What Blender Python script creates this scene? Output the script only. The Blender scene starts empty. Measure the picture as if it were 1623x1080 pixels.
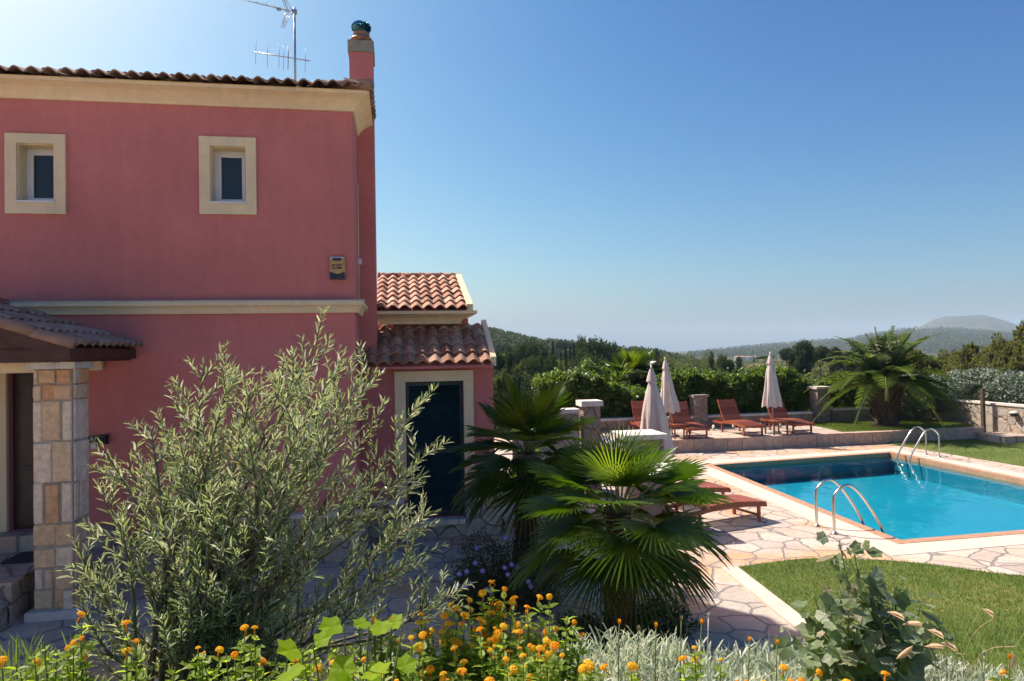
import bpy, math, random
import numpy as np
from math import sin, cos, tan, pi, radians, atan2, sqrt, hypot
from mathutils import Vector, Matrix

S = bpy.context.scene
COL = S.collection
rng = np.random.default_rng(7)
random.seed(7)

# ------------------------------------------------------------------ camera
CAMZ = 2.9
YAW, PITCH, ROLL = radians(9.5), radians(0.95), radians(1.03)
FW = Vector((sin(YAW)*cos(PITCH), cos(YAW)*cos(PITCH), sin(PITCH)))
R0 = Vector((cos(YAW), -sin(YAW), 0)); U0 = R0.cross(FW)
RT = R0*cos(ROLL) - U0*sin(ROLL); UP = U0*cos(ROLL) + R0*sin(ROLL)
cam = bpy.data.objects.new('camera', bpy.data.cameras.new('camera'))
COL.objects.link(cam)
cam.data.sensor_width = 36; cam.data.lens = 24.0
cam.data.clip_end = 30000; cam.data.clip_start = 0.05
m = Matrix((RT, UP, -FW)).transposed().to_4x4(); m.translation = (0, 0, CAMZ)
cam.matrix_world = m
S.camera = cam

# ------------------------------------------------------------------ sun and sky
SUN_AZ, SUN_EL = radians(-41), radians(51)      # azimuth from +Y, positive towards +X
W = bpy.data.worlds.new('World'); S.world = W; W.use_nodes = True
nt = W.node_tree; bg = nt.nodes['Background']
sky = nt.nodes.new('ShaderNodeTexSky'); sky.sky_type = 'NISHITA'
sky.sun_disc = False; sky.sun_elevation = SUN_EL; sky.sun_rotation = SUN_AZ
sky.air_density = 1.0; sky.dust_density = 1.9; sky.ozone_density = 3.0
# colour response of the film: one contrast curve per channel over the whole sky
sp_ = nt.nodes.new('ShaderNodeSeparateColor'); cb_ = nt.nodes.new('ShaderNodeCombineColor'); nt.links.new(sky.outputs[0], sp_.inputs[0])
for i_, (k_, p_) in enumerate(((13.0, 2.25), (8.7, 1.66), (5.7, 1.06))):
    a_ = nt.nodes.new('ShaderNodeMath'); a_.operation = 'MULTIPLY'; a_.inputs[1].default_value = .1; nt.links.new(sp_.outputs[i_], a_.inputs[0])
    b_ = nt.nodes.new('ShaderNodeMath'); b_.operation = 'POWER'; b_.inputs[1].default_value = p_; nt.links.new(a_.outputs[0], b_.inputs[0])
    c_ = nt.nodes.new('ShaderNodeMath'); c_.operation = 'MULTIPLY'; c_.inputs[1].default_value = k_; nt.links.new(b_.outputs[0], c_.inputs[0])
    nt.links.new(c_.outputs[0], cb_.inputs[i_])
nt.links.new(cb_.outputs[0], bg.inputs[0]); bg.inputs[1].default_value = 0.14
sl = bpy.data.lights.new('sun', 'SUN'); sl.energy = 4.6; sl.angle = radians(0.53); sl.color = (1, .94, .86)
sun = bpy.data.objects.new('sun', sl); COL.objects.link(sun)
sd = Vector((sin(SUN_AZ)*cos(SUN_EL), cos(SUN_AZ)*cos(SUN_EL), sin(SUN_EL)))
sun.rotation_euler = sd.to_track_quat('Z', 'Y').to_euler()
S.view_settings.view_transform = 'Standard'; S.view_settings.look = 'None'
S.view_settings.exposure = 0.8; S.view_settings.gamma = 1.0
S.render.engine = 'CYCLES'
cy = S.cycles
cy.max_bounces = 7; cy.diffuse_bounces = 3; cy.glossy_bounces = 3; cy.transmission_bounces = 4
cy.transparent_max_bounces = 12; cy.volume_bounces = 0; cy.use_denoising = True
cy.caustics_reflective = False; cy.caustics_refractive = False
cy.sample_clamp_indirect = 6

# ------------------------------------------------------------------ materials
MATS = {}
def newmat(name):
    mt = bpy.data.materials.new(name); mt.use_nodes = True; MATS[name] = mt
    return mt, mt.node_tree, mt.node_tree.nodes['Principled BSDF']
def N(nt, typ, **kw):
    n = nt.nodes.new(typ)
    for k, v in kw.items():
        if k in n.inputs: n.inputs[k].default_value = v
        else: setattr(n, k, v)
    return n
def ramp(nt, stops, fac=None, interp='LINEAR'):
    r = nt.nodes.new('ShaderNodeValToRGB'); cr = r.color_ramp; cr.interpolation = interp
    while len(cr.elements) < len(stops): cr.elements.new(0.5)
    for e, (p, c) in zip(cr.elements, stops):
        e.position = p; e.color = (*c, 1) if len(c) == 3 else c
    if fac is not None: nt.links.new(fac, r.inputs[0])
    return r
def objco(nt): return N(nt, 'ShaderNodeTexCoord').outputs['Object']
def geopos(nt): return N(nt, 'ShaderNodeNewGeometry').outputs['Position']
def mix(nt, a, b, fac, mode='MIX'):
    mx = nt.nodes.new('ShaderNodeMix'); mx.data_type = 'RGBA'; mx.blend_type = mode
    for s, v in ((6, a), (7, b), (0, fac)):
        if isinstance(v, (int, float)): mx.inputs[s].default_value = v
        elif isinstance(v, tuple): mx.inputs[s].default_value = (*v, 1)
        else: nt.links.new(v, mx.inputs[s])
    return mx.outputs[2]
def bump(nt, p, h, strength=.3, dist=.01, prev=None):
    b = N(nt, 'ShaderNodeBump', Strength=strength, Distance=dist)
    nt.links.new(h, b.inputs['Height'])
    if prev is not None: nt.links.new(prev, b.inputs['Normal'])
    nt.links.new(b.outputs[0], p.inputs['Normal']); return b.outputs[0]
def noise(nt, scale, detail=4, rough=.55, vec=None, dist=0):
    n = N(nt, 'ShaderNodeTexNoise', Scale=scale, Detail=detail, Roughness=rough, Distortion=dist)
    if vec is not None: nt.links.new(vec, n.inputs['Vector'])
    return n
def plain(name, col, rough=.6, var=.12, nscale=6, bstr=.15, bscale=60, metal=0, spec=.5, bdist=.004):
    mt, nt, p = newmat(name); co = geopos(nt)
    n = noise(nt, nscale, 5, .6, co)
    d = tuple(c*(1-var*1.6) for c in col); l = tuple(min(1, c*(1+var)) for c in col)
    r = ramp(nt, [(.3, d), (.7, l)], n.outputs[0]); nt.links.new(r.outputs[0], p.inputs['Base Color'])
    p.inputs['Roughness'].default_value = rough; p.inputs['Metallic'].default_value = metal
    p.inputs['Specular IOR Level'].default_value = spec
    if bstr: bump(nt, p, noise(nt, bscale, 3, .6, co).outputs[0], bstr, bdist)
    return mt
def rndmat(name, stops, rough=.6, spec=.4, transl=0., tcol=None, var=0, bstr=0, bscale=80, coat=0):
    """colour per leaf / stone / tile from the mesh attribute rnd; optional translucency"""
    mt, nt, p = newmat(name)
    a = N(nt, 'ShaderNodeAttribute'); a.attribute_name = 'rnd'
    r = ramp(nt, stops, a.outputs['Fac']); c = r.outputs[0]
    if var:
        n = noise(nt, var, 5, .65, geopos(nt))
        c = mix(nt, c, ramp(nt, [(.3, (.62,)*3), (.7, (1.12,)*3)], n.outputs[0]).outputs[0], .8, 'MULTIPLY')
    nt.links.new(c, p.inputs['Base Color'])
    p.inputs['Roughness'].default_value = rough; p.inputs['Specular IOR Level'].default_value = spec
    if bstr: bump(nt, p, noise(nt, bscale, 4, .6, geopos(nt)).outputs[0], bstr, .006)
    if transl:
        t = N(nt, 'ShaderNodeBsdfTranslucent')
        tc = mix(nt, c, tcol or (.25, .4, .03), .55); nt.links.new(tc, t.inputs[0])
        ms = N(nt, 'ShaderNodeMixShader'); ms.inputs[0].default_value = transl
        nt.links.new(p.outputs[0], ms.inputs[1]); nt.links.new(t.outputs[0], ms.inputs[2])
        nt.links.new(ms.outputs[0], nt.nodes['Material Output'].inputs[0])
    return mt

def stucco(name, col, var=.06):
    mt, nt, p = newmat(name); co = geopos(nt)
    n1 = noise(nt, .9, 6, .6, co); n2 = noise(nt, 9, 5, .7, co)
    sc = N(nt, 'ShaderNodeMapping'); sc.inputs['Scale'].default_value = (3.0, 3.0, .35); nt.links.new(co, sc.inputs[0])
    n3 = noise(nt, 2, 5, .6, sc.outputs[0])
    c1 = ramp(nt, [(.3, tuple(c*(1-2*var) for c in col)), (.7, tuple(c*(1+var) for c in col))], n1.outputs[0]).outputs[0]
    c2 = mix(nt, c1, ramp(nt, [(.35, (.9,)*3), (.65, (1.04,)*3)], n2.outputs[0]).outputs[0], .6, 'MULTIPLY')
    c3 = mix(nt, c2, ramp(nt, [(.36, (.80, .81, .84)), (.56, (1.,)*3)], n3.outputs[0]).outputs[0], .3, 'MULTIPLY')
    nt.links.new(c3, p.inputs['Base Color']); p.inputs['Roughness'].default_value = .85
    p.inputs['Specular IOR Level'].default_value = .25
    bump(nt, p, noise(nt, 120, 3, .7, co).outputs[0], .25, .004)
    return mt
stucco('stucco_red', (.60, .21, .195))
stucco('trim_cream', (.82, .69, .45))
plain('trim_stone', (.55, .5, .42), .8, .15, 8, .3, 40)
plain('white_pvc', (.72, .73, .74), .35, .03, 3, 0)
plain('dark_green_paint', (.016, .048, .055), .45, .25, 5, .1, 30)
plain('dark_wood', (.07, .028, .022), .6, .3, 8, .3, 60)
plain('door_wood', (.035, .02, .016), .4, .3, 6, .2, 50)
plain('black_plastic', (.012, .012, .014), .4, .1, 5, 0)
plain('sign_green', (.02, .045, .03), .5, .1, 5, 0)
plain('sign_letters', (.6, .66, .55), .6, .05, 5, 0)
plain('socket_cream', (.55, .45, .38), .6, .1, 5, 0)
plain('siren_amber', (.55, .34, .13), .45, .12, 14, 0)
plain('siren_navy', (.008, .02, .035), .35, .1, 5, 0)
plain('siren_lettering', (.03, .03, .02), .6, .1, 5, 0)
plain('galvanised', (.5, .52, .53), .42, .15, 25, .1, 60, metal=.8)
plain('copper_pipe', (.35, .2, .12), .5, .15, 10, 0, metal=.6)
plain('cowl_glass', (.08, .24, .32), .2, .3, 20, 0, metal=.7)
plain('concrete_cap', (.3, .29, .24), .9, .15, 10, .3, 50)
plain('cap_white', (.66, .62, .55), .8, .12, 9, .35, 40)
plain('coping_beige', (.60, .50, .41), .7, .1, 5, .2, 50)
plain('coping_terracotta', (.42, .24, .14), .6, .15, 12, .2, 50)
plain('soil', (.10, .07, .045), .95, .3, 12, .8, 40, bdist=.02)
plain('mortar', (.42, .37, .30), .95, .2, 20, .4, 80)
plain('bark', (.09, .065, .045), .9, .35, 18, .8, 40, bdist=.01)
plain('olive_stem', (.17, .14, .09), .8, .3, 25, .4, 90)
plain('green_stem', (.13, .17, .05), .7, .2, 20, .2, 60)
plain('palm_fibre', (.065, .035, .022), .95, .4, 30, .9, 70, bdist=.015)
plain('phoenix_trunk', (.10, .07, .05), .95, .4, 14, .8, 30, bdist=.02)
plain('canvas', (.60, .52, .46), .9, .08, 5, .3, 180)
plain('pole_wood', (.5, .42, .34), .6, .1, 8, 0)
plain('steel', (.62, .6, .57), .16, .05, 8, 0, metal=1)
plain('blue_cloth', (.10, .14, .42), .8, .1, 8, .1, 80)
plain('white_metal', (.6, .66, .78), .4, .05, 8, 0)
plain('purple_petal', (.28, .20, .62), .7, .2, 60, 0)
plain('flower_eye', (.6, .55, .5), .7, .2, 60, 0)
plain('dry_husk', (.58, .42, .26), .8, .2, 40, .2, 90)
rndmat('oat_husk', [(0, (.55, .40, .24)), (1, (.75, .60, .42))], .8, .2, .55, (.85, .66, .42))
plain('white_petal', (.75, .74, .66), .7, .1, 60, 0)
plain('doormat', (.05, .045, .04), 1, .2, 40, .5, 90)
rndmat('roof_tile', [(0, (.30, .155, .10)), (.35, (.44, .25, .165)), (.7, (.52, .32, .22)), (1, (.58, .40, .28))], .85, .25, var=7, bstr=.3)
rndmat('old_roof_tile', [(0, (.25, .16, .12)), (.5, (.35, .235, .18)), (1, (.45, .33, .26))], .9, .2, var=6, bstr=.35)
rndmat('column_stone', [(0, (.84, .70, .52)), (.35, (.76, .56, .34)), (.62, (.70, .38, .18)), (.8, (.84, .71, .55)), (1, (.66, .46, .27))], .85, .25, var=13, bstr=.7, bscale=45)
rndmat('kerb_stone', [(0, (.42, .30, .23)), (.5, (.54, .42, .33)), (1, (.50, .36, .27))], .85, .25, var=8, bstr=.5, bscale=40)
rndmat('teak', [(0, (.20, .050, .026)), (.5, (.29, .078, .04)), (1, (.36, .12, .06))], .45, .4, var=14)
rndmat('olive_leaf', [(0, (.10, .15, .06)), (.25, (.20, .27, .12)), (.5, (.35, .42, .22)), (.7, (.54, .58, .44)), (1, (.76, .77, .70))], .24, .75, .48, (.48, .58, .18))
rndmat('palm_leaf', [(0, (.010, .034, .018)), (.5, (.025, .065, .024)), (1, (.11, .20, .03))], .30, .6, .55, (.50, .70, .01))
rndmat('phoenix_leaf', [(0, (.04, .07, .025)), (.6, (.09, .14, .04)), (1, (.19, .24, .075))], .34, .6, .45, (.32, .46, .04))
rndmat('vine_leaf', [(0, (.03, .07, .015)), (.5, (.07, .13, .02)), (1, (.14, .22, .03))], .45, .5, .35, (.3, .5, .02))
rndmat('grape_leaf', [(0, (.09, .14, .06)), (.5, (.20, .27, .13)), (.85, (.36, .42, .28)), (1, (.34, .27, .16))], .5, .5, .42, (.34, .48, .03), var=40)
rndmat('bright_leaf', [(0, (.24, .42, .02)), (1, (.42, .62, .03))], .6, .2, .72, (.62, .88, .01))
rndmat('lantana_leaf', [(0, (.09, .16, .02)), (.5, (.20, .30, .035)), (1, (.34, .46, .06))], .5, .35, .6, (.58, .78, .03))
rndmat('lantana_flower', [(0, (.92, .28, .01)), (.5, (.96, .46, .01)), (1, (.98, .66, .04))], .6, .3, .4, (.95, .55, .02))
rndmat('silver_leaf', [(0, (.24, .31, .20)), (.5, (.48, .54, .42)), (1, (.74, .77, .66))], .5, .45, .45, (.5, .6, .30))
rndmat('dark_shrub_leaf', [(0, (.012, .025, .010)), (1, (.035, .065, .022))], .5, .4, .15)
rndmat('oleander_leaf', [(0, (.07, .11, .08)), (.5, (.14, .19, .14)), (1, (.32, .36, .29))], .5, .5, .2, (.2, .3, .1))
rndmat('hedge_leaf', [(0, (.012, .03, .008)), (.5, (.045, .085, .014)), (1, (.15, .23, .03))], .42, .5, .35, (.36, .58, .02))
rndmat('pine_leaf', [(0, (.012, .028, .016)), (.5, (.030, .055, .026)), (1, (.065, .10, .036))], .7, .3, .12)
rndmat('light_tree_leaf', [(0, (.025, .045, .018)), (.5, (.06, .09, .03)), (1, (.14, .175, .05))], .7, .3, .25, (.34, .42, .05))
rndmat('cypress_leaf', [(0, (.012, .026, .014)), (1, (.03, .052, .024))], .8, .2, .08)
rndmat('holm_leaf', [(0, (.03, .04, .015)), (.5, (.075, .09, .03)), (1, (.16, .165, .055))], .6, .4, .4, (.36, .38, .06))
rndmat('grass_blade', [(0, (.06, .105, .012)), (.6, (.11, .17, .022)), (.8, (.17, .205, .035)), (1, (.33, .25, .11))], .6, .35, .35, (.3, .42, .02))
rndmat('wild_grass', [(0, (.10, .17, .03)), (1, (.26, .30, .08))], .6, .35, .35, (.3, .45, .03))

def paving(name, scale=2.3, warm=1.0):
    mt, nt, p = newmat(name); co = geopos(nt)
    mp = N(nt, 'ShaderNodeMapping'); mp.inputs['Scale'].default_value = (1, 1, .01); nt.links.new(co, mp.inputs[0])
    nw = noise(nt, 2.5, 2, .5, mp.outputs[0])
    w = mix(nt, mp.outputs[0], nw.outputs['Color'], .13)
    v1 = N(nt, 'ShaderNodeTexVoronoi', Scale=scale); nt.links.new(w, v1.inputs['Vector'])
    v2 = N(nt, 'ShaderNodeTexVoronoi', Scale=scale, feature='DISTANCE_TO_EDGE'); nt.links.new(w, v2.inputs['Vector'])
    sep = N(nt, 'ShaderNodeSeparateColor'); nt.links.new(v1.outputs['Color'], sep.inputs[0])
    c = ramp(nt, [(0, (.44, .37, .31)), (.3, (.55, .48, .40)), (.55, (.53, .41, .32)), (.75, (.57, .49, .40)), (1, (.46, .37, .29))], sep.outputs[0]).outputs[0]
    st = noise(nt, .55, 3, .5, co)      # groups of ochre slabs
    c = mix(nt, c, (.60, .34, .17), ramp(nt, [(.52, (0,)*3), (.60, (.8*warm,)*3)], st.outputs[0]).outputs[0])
    g = noise(nt, 14, 6, .7, co)
    c = mix(nt, c, ramp(nt, [(.3, (.70,)*3), (.65, (1.08,)*3)], g.outputs[0]).outputs[0], .8, 'MULTIPLY')
    g2 = noise(nt, 1.3, 4, .6, co)
    c = mix(nt, c, ramp(nt, [(.35, (.82, .80, .78)), (.6, (1.02,)*3)], g2.outputs[0]).outputs[0], .7, 'MULTIPLY')
    e = ramp(nt, [(.022, (0,)*3), (.045, (1,)*3)], v2.outputs['Distance'])
    c = mix(nt, mix(nt, (.17, .16, .15), (.26, .235, .21), g.outputs[0]), c, e.outputs[0])
    nt.links.new(c, p.inputs['Base Color']); p.inputs['Roughness'].default_value = .75
    b = bump(nt, p, e.outputs[0], .6, .012); bump(nt, p, g.outputs[0], .35, .01, b)
    return mt
paving('crazy_paving', 2.6)
paving('pale_paving', 2.6, .3)

def rubble(name, scale, base, tint):
    mt, nt, p = newmat(name); co = geopos(nt)
    nw = noise(nt, 3, 2, .5, co); w = mix(nt, co, nw.outputs['Color'], .12)
    mp = N(nt, 'ShaderNodeMapping'); mp.inputs['Scale'].default_value = (1, 1, 1.35); nt.links.new(w, mp.inputs[0])
    v1 = N(nt, 'ShaderNodeTexVoronoi', Scale=scale); nt.links.new(mp.outputs[0], v1.inputs['Vector'])
    v2 = N(nt, 'ShaderNodeTexVoronoi', Scale=scale, feature='DISTANCE_TO_EDGE'); nt.links.new(mp.outputs[0], v2.inputs['Vector'])
    sep = N(nt, 'ShaderNodeSeparateColor'); nt.links.new(v1.outputs['Color'], sep.inputs[0])
    c = ramp(nt, [(0, tuple(b*.8 for b in base)), (.5, base), (.8, tint), (1, tuple(min(1, b*1.15) for b in base))], sep.outputs[0]).outputs[0]
    g = noise(nt, 16, 6, .7, co)
    c = mix(nt, c, ramp(nt, [(.3, (.6,)*3), (.65, (1.08,)*3)], g.outputs[0]).outputs[0], .8, 'MULTIPLY')
    e = ramp(nt, [(.010, (0,)*3), (.035, (1,)*3)], v2.outputs['Distance'])
    c = mix(nt, (.20, .175, .145), c, e.outputs[0])
    nt.links.new(c, p.inputs['Base Color']); p.inputs['Roughness'].default_value = .9
    b = bump(nt, p, e.outputs[0], .9, .03); bump(nt, p, g.outputs[0], .5, .015, b)
rubble('rubble_stone', 3.4, (.48, .43, .36), (.45, .34, .24))
rubble('dark_rubble', 4.2, (.33, .27, .23), (.38, .24, .18))

def ground_mat():
    mt, nt, p = newmat('hill_ground'); co = geopos(nt)
    n1 = noise(nt, .02, 8, .65, co); n2 = noise(nt, .12, 6, .7, co); n3 = noise(nt, .9, 4, .7, co)
    c = ramp(nt, [(.40, (.035, .055, .022)), (.5, (.06, .08, .03)), (.57, (.15, .12, .065)), (.66, (.20, .15, .09))], n1.outputs[0]).outputs[0]
    c = mix(nt, c, ramp(nt, [(.42, (.25, .32, .2)), (.56, (1.15,)*3)], n2.outputs[0]).outputs[0], .85, 'MULTIPLY')
    c = mix(nt, c, ramp(nt, [(.4, (.55,)*3), (.6, (1.15,)*3)], n3.outputs[0]).outputs[0], .6, 'MULTIPLY')
    nt.links.new(c, p.inputs['Base Color']); p.inputs['Roughness'].default_value = 1
    p.inputs['Specular IOR Level'].default_value = .05
ground_mat()
def lawn_mat():
    mt, nt, p = newmat('lawn'); co = geopos(nt)
    n1 = noise(nt, .8, 5, .6, co); n2 = noise(nt, 25, 5, .7, co)
    c = ramp(nt, [(.35, (.075, .12, .018)), (.55, (.11, .165, .025)), (.68, (.19, .19, .05)), (.8, (.25, .19, .09))], n1.outputs[0]).outputs[0]
    c = mix(nt, c, ramp(nt, [(.3, (.55,)*3), (.65, (1.15,)*3)], n2.outputs[0]).outputs[0], .8, 'MULTIPLY')
    nt.links.new(c, p.inputs['Base Color']); p.inputs['Roughness'].default_value = .9
    bump(nt, p, n2.outputs[0], .8, .02)
lawn_mat()
def pool_mats():
    mt, nt, p = newmat('pool_tile'); co = geopos(nt)
    n = noise(nt, .7, 3, .5, co)
    c = ramp(nt, [(.3, (.008, .27, .40)), (.7, (.014, .33, .45))], n.outputs[0]).outputs[0]
    # fine mosaic joints
    br = N(nt, 'ShaderNodeTexBrick', Scale=14.0); br.offset = 0; nt.links.new(co, br.inputs['Vector'])
    br.inputs['Mortar Size'].default_value = .03; br.inputs['Brick Width'].default_value = .5; br.inputs['Row Height'].default_value = .5
    br.inputs['Color1'].default_value = (1, 1, 1, 1); br.inputs['Color2'].default_value = (.9, .95, .97, 1); br.inputs['Mortar'].default_value = (1, 1, 1, 1)
    c = mix(nt, c, br.outputs[0], .5, 'MULTIPLY')
    nt.links.new(c, p.inputs['Base Color']); p.inputs['Roughness'].default_value = .5
    mt, nt, p = newmat('pool_water'); co = geopos(nt)
    t = N(nt, 'ShaderNodeBsdfTransparent'); t.inputs[0].default_value = (.55, .96, 1, 1)
    g = N(nt, 'ShaderNodeBsdfGlossy', Roughness=.015)
    fr = N(nt, 'ShaderNodeFresnel', IOR=1.33)
    mp = N(nt, 'ShaderNodeMapping'); mp.inputs['Scale'].default_value = (1, .55, 1); nt.links.new(co, mp.inputs[0])
    n1 = noise(nt, 2.2, 3, .5, mp.outputs[0], .4); n2 = noise(nt, 9, 2, .5, mp.outputs[0])
    # ring ripples round the skimmer
    v = N(nt, 'ShaderNodeVectorMath', operation='SUBTRACT'); nt.links.new(co, v.inputs[0]); v.inputs[1].default_value = (9.75, 10.0, -.09)
    ln = N(nt, 'ShaderNodeVectorMath', operation='LENGTH'); nt.links.new(v.outputs[0], ln.inputs[0])
    mu = N(nt, 'ShaderNodeMath', operation='MULTIPLY'); nt.links.new(ln.outputs['Value'], mu.inputs[0]); mu.inputs[1].default_value = 52
    sn = N(nt, 'ShaderNodeMath', operation='SINE'); nt.links.new(mu.outputs[0], sn.inputs[0])
    at = N(nt, 'ShaderNodeMapRange'); nt.links.new(ln.outputs['Value'], at.inputs[0])
    at.inputs[1].default_value = .75; at.inputs[2].default_value = .15; at.inputs[3].default_value = 0; at.inputs[4].default_value = .05
    m2 = N(nt, 'ShaderNodeMath', operation='MULTIPLY'); nt.links.new(sn.outputs[0], m2.inputs[0]); nt.links.new(at.outputs[0], m2.inputs[1])
    m3 = N(nt, 'ShaderNodeMath', operation='MULTIPLY_ADD'); nt.links.new(n2.outputs[0], m3.inputs[0]); m3.inputs[1].default_value = .12; nt.links.new(m2.outputs[0], m3.inputs[2])
    m4 = N(nt, 'ShaderNodeMath', operation='ADD'); nt.links.new(m3.outputs[0], m4.inputs[0]); nt.links.new(n1.outputs[0], m4.inputs[1])
    b = N(nt, 'ShaderNodeBump', Strength=.16, Distance=.06); nt.links.new(m4.outputs[0], b.inputs['Height'])
    nt.links.new(b.outputs[0], g.inputs['Normal']); nt.links.new(b.outputs[0], fr.inputs['Normal'])
    ms = N(nt, 'ShaderNodeMixShader'); nt.links.new(fr.outputs[0], ms.inputs[0])
    nt.links.new(t.outputs[0], ms.inputs[1]); nt.links.new(g.outputs[0], ms.inputs[2])
    nt.links.new(ms.outputs[0], nt.nodes['Material Output'].inputs[0]); nt.nodes.remove(p)
    mt, nt, p = newmat('window_glass')
    p.inputs['Base Color'].default_value = (.02, .022, .025, 1); p.inputs['Roughness'].default_value = .06
    p.inputs['Specular IOR Level'].default_value = .6
pool_mats()

# ------------------------------------------------------------------ mesh helpers
OFF = {}
class MB:
    def __init__(s): s.V, s.L, s.T, s.R, s.SM, s.n = [], [], [], [], [], 0
    def add(s, V, F, rnd=.5, smooth=False):
        V = np.asarray(V, float).reshape(-1, 3)
        tot = np.array([len(f) for f in F], np.int32); lp = np.concatenate([np.asarray(f, np.int32) for f in F]) + s.n
        s.V.append(V); s.L.append(lp); s.T.append(tot); s.SM.append(np.full(len(F), smooth))
        s.R.append(np.full(len(V), rnd) if np.isscalar(rnd) else np.asarray(rnd, float)); s.n += len(V); return s
    def bulk(s, V, F, rnd=None, smooth=False):           # V (n,k,3): the same faces F for each of n items
        n, k, _ = V.shape
        lp = np.concatenate([np.asarray(f, np.int64) for f in F]); tot = np.array([len(f) for f in F], np.int32)
        L = (lp[None, :] + (np.arange(n)*k)[:, None]).ravel() + s.n
        s.V.append(V.reshape(-1, 3)); s.L.append(L.astype(np.int32)); s.T.append(np.tile(tot, n)); s.SM.append(np.full(n*len(F), smooth))
        if rnd is None: rnd = rng.random(n)
        s.R.append(np.repeat(rnd, k)); s.n += n*k; return s
    def box(s, a, b, rnd=.5, rot=0, piv=None):
        x0, y0, z0 = a; x1, y1, z1 = b
        V = np.array([(x, y, z) for z in (z0, z1) for y in (y0, y1) for x in (x0, x1)], float)
        if rot:
            c = np.array(piv if piv is not None else ((x0+x1)/2, (y0+y1)/2)); d = V[:, :2]-c
            V[:, 0] = c[0]+d[:, 0]*cos(rot)-d[:, 1]*sin(rot); V[:, 1] = c[1]+d[:, 0]*sin(rot)+d[:, 1]*cos(rot)
        return s.add(V, [(0, 2, 3, 1), (4, 5, 7, 6), (0, 1, 5, 4), (2, 6, 7, 3), (0, 4, 6, 2), (1, 3, 7, 5)], rnd)
    def tube(s, pts, rad, n=8, rnd=.5, cap=True, smooth=True):
        P = [Vector(p) for p in pts]
        if np.isscalar(rad): rad = [rad]*len(P)
        V = []; up = None
        for i, p in enumerate(P):
            t = (P[min(i+1, len(P)-1)]-P[max(i-1, 0)]).normalized()
            if up is None: up = Vector((0, 0, 1)) if abs(t.z) < .9 else Vector((1, 0, 0))
            a = t.cross(up).normalized(); b = a.cross(t).normalized(); up = b
            for k in range(n):
                q = 2*pi*k/n; V.append(p+(a*cos(q)+b*sin(q))*rad[i])
        F = [(i*n+k, i*n+(k+1) % n, (i+1)*n+(k+1) % n, (i+1)*n+k) for i in range(len(P)-1) for k in range(n)]
        if cap: F += [tuple(range(n-1, -1, -1)), tuple((len(P)-1)*n+k for k in range(n))]
        return s.add([tuple(v) for v in V], F, rnd, smooth)
    def prism(s, poly, z0, z1, rnd=.5):                   # horizontal outline, counter-clockwise
        n = len(poly); V = [(x, y, z0) for x, y in poly]+[(x, y, z1) for x, y in poly]
        F = [tuple(range(n-1, -1, -1)), tuple(range(n, 2*n))]+[(i, (i+1) % n, n+(i+1) % n, n+i) for i in range(n)]
        return s.add(V, F, rnd)
    def sweep(s, prof, path, rnd=.5):
        """extrude closed profile: prof points (out, z); path list of (x, y, ox, oy) with outward direction"""
        k = len(prof); V = [(x+ox*o, y+oy*o, z) for (x, y, ox, oy) in path for (o, z) in prof]
        F = [(i*k+j, i*k+(j+1) % k, (i+1)*k+(j+1) % k, (i+1)*k+j) for i in range(len(path)-1) for j in range(k)]
        F += [tuple(range(k-1, -1, -1)), tuple((len(path)-1)*k+j for j in range(k))]
        return s.add(V, F, rnd)
    def build(s, name, mat, parent=None, label=None):
        me = bpy.data.meshes.new(name)
        V = np.concatenate(s.V).astype(np.float32)
        off = OFF.get(parent.name, (0, 0, 0)) if parent is not None else (0, 0, 0)
        V = V - np.array(off, np.float32)
        L = np.concatenate(s.L); T = np.concatenate(s.T)
        me.vertices.add(len(V)); me.vertices.foreach_set('co', V.ravel())
        me.loops.add(len(L)); me.loops.foreach_set('vertex_index', L)
        me.polygons.add(len(T)); st = np.concatenate([[0], np.cumsum(T)[:-1]]).astype(np.int32)
        me.polygons.foreach_set('loop_start', st)
        me.polygons.foreach_set('use_smooth', np.concatenate(s.SM))
        at = me.attributes.new('rnd', 'FLOAT', 'POINT'); at.data.foreach_set('value', np.concatenate(s.R).astype(np.float32))
        me.update(calc_edges=True); me.validate()
        me.materials.append(MATS[mat])
        o = bpy.data.objects.new(name, me); COL.objects.link(o)
        if parent is not None: o.parent = parent; OFF[o.name] = off
        if label: o['label'] = label
        return o
def thing(name, label, cat, loc=(0, 0, 0), rz=0, group=None):
    o = bpy.data.objects.new(name, None); COL.objects.link(o); o.location = loc; o.rotation_euler.z = rz
    o.empty_display_size = .2
    o['label'] = label; o['category'] = cat
    if group: o['group'] = group
    OFF[o.name] = (0, 0, 0)
    return o
def wthing(name, label, cat, loc, group=None):            # parts given in world coordinates
    o = thing(name, label, cat, loc, 0, group); OFF[o.name] = tuple(loc); return o
def tag(o, label, cat, group=None):
    o['label'] = label; o['category'] = cat
    if group: o['group'] = group
    return o
def struct(o, kind='structure'): o['kind'] = kind; return o
def dup(root, loc, rz=0, label=None, scale=None, group=None, rot=None):
    r = root.copy(); COL.objects.link(r); r.location = loc; r.rotation_euler = rot if rot else (0, 0, rz)
    if label: r['label'] = label
    if group: r['group'] = group
    if scale is not None: r.scale = scale
    for ch in list(root.children):
        c = ch.copy(); COL.objects.link(c); c.parent = r
        for g in list(ch.children):
            d = g.copy(); COL.objects.link(d); d.parent = c
    return r
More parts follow.
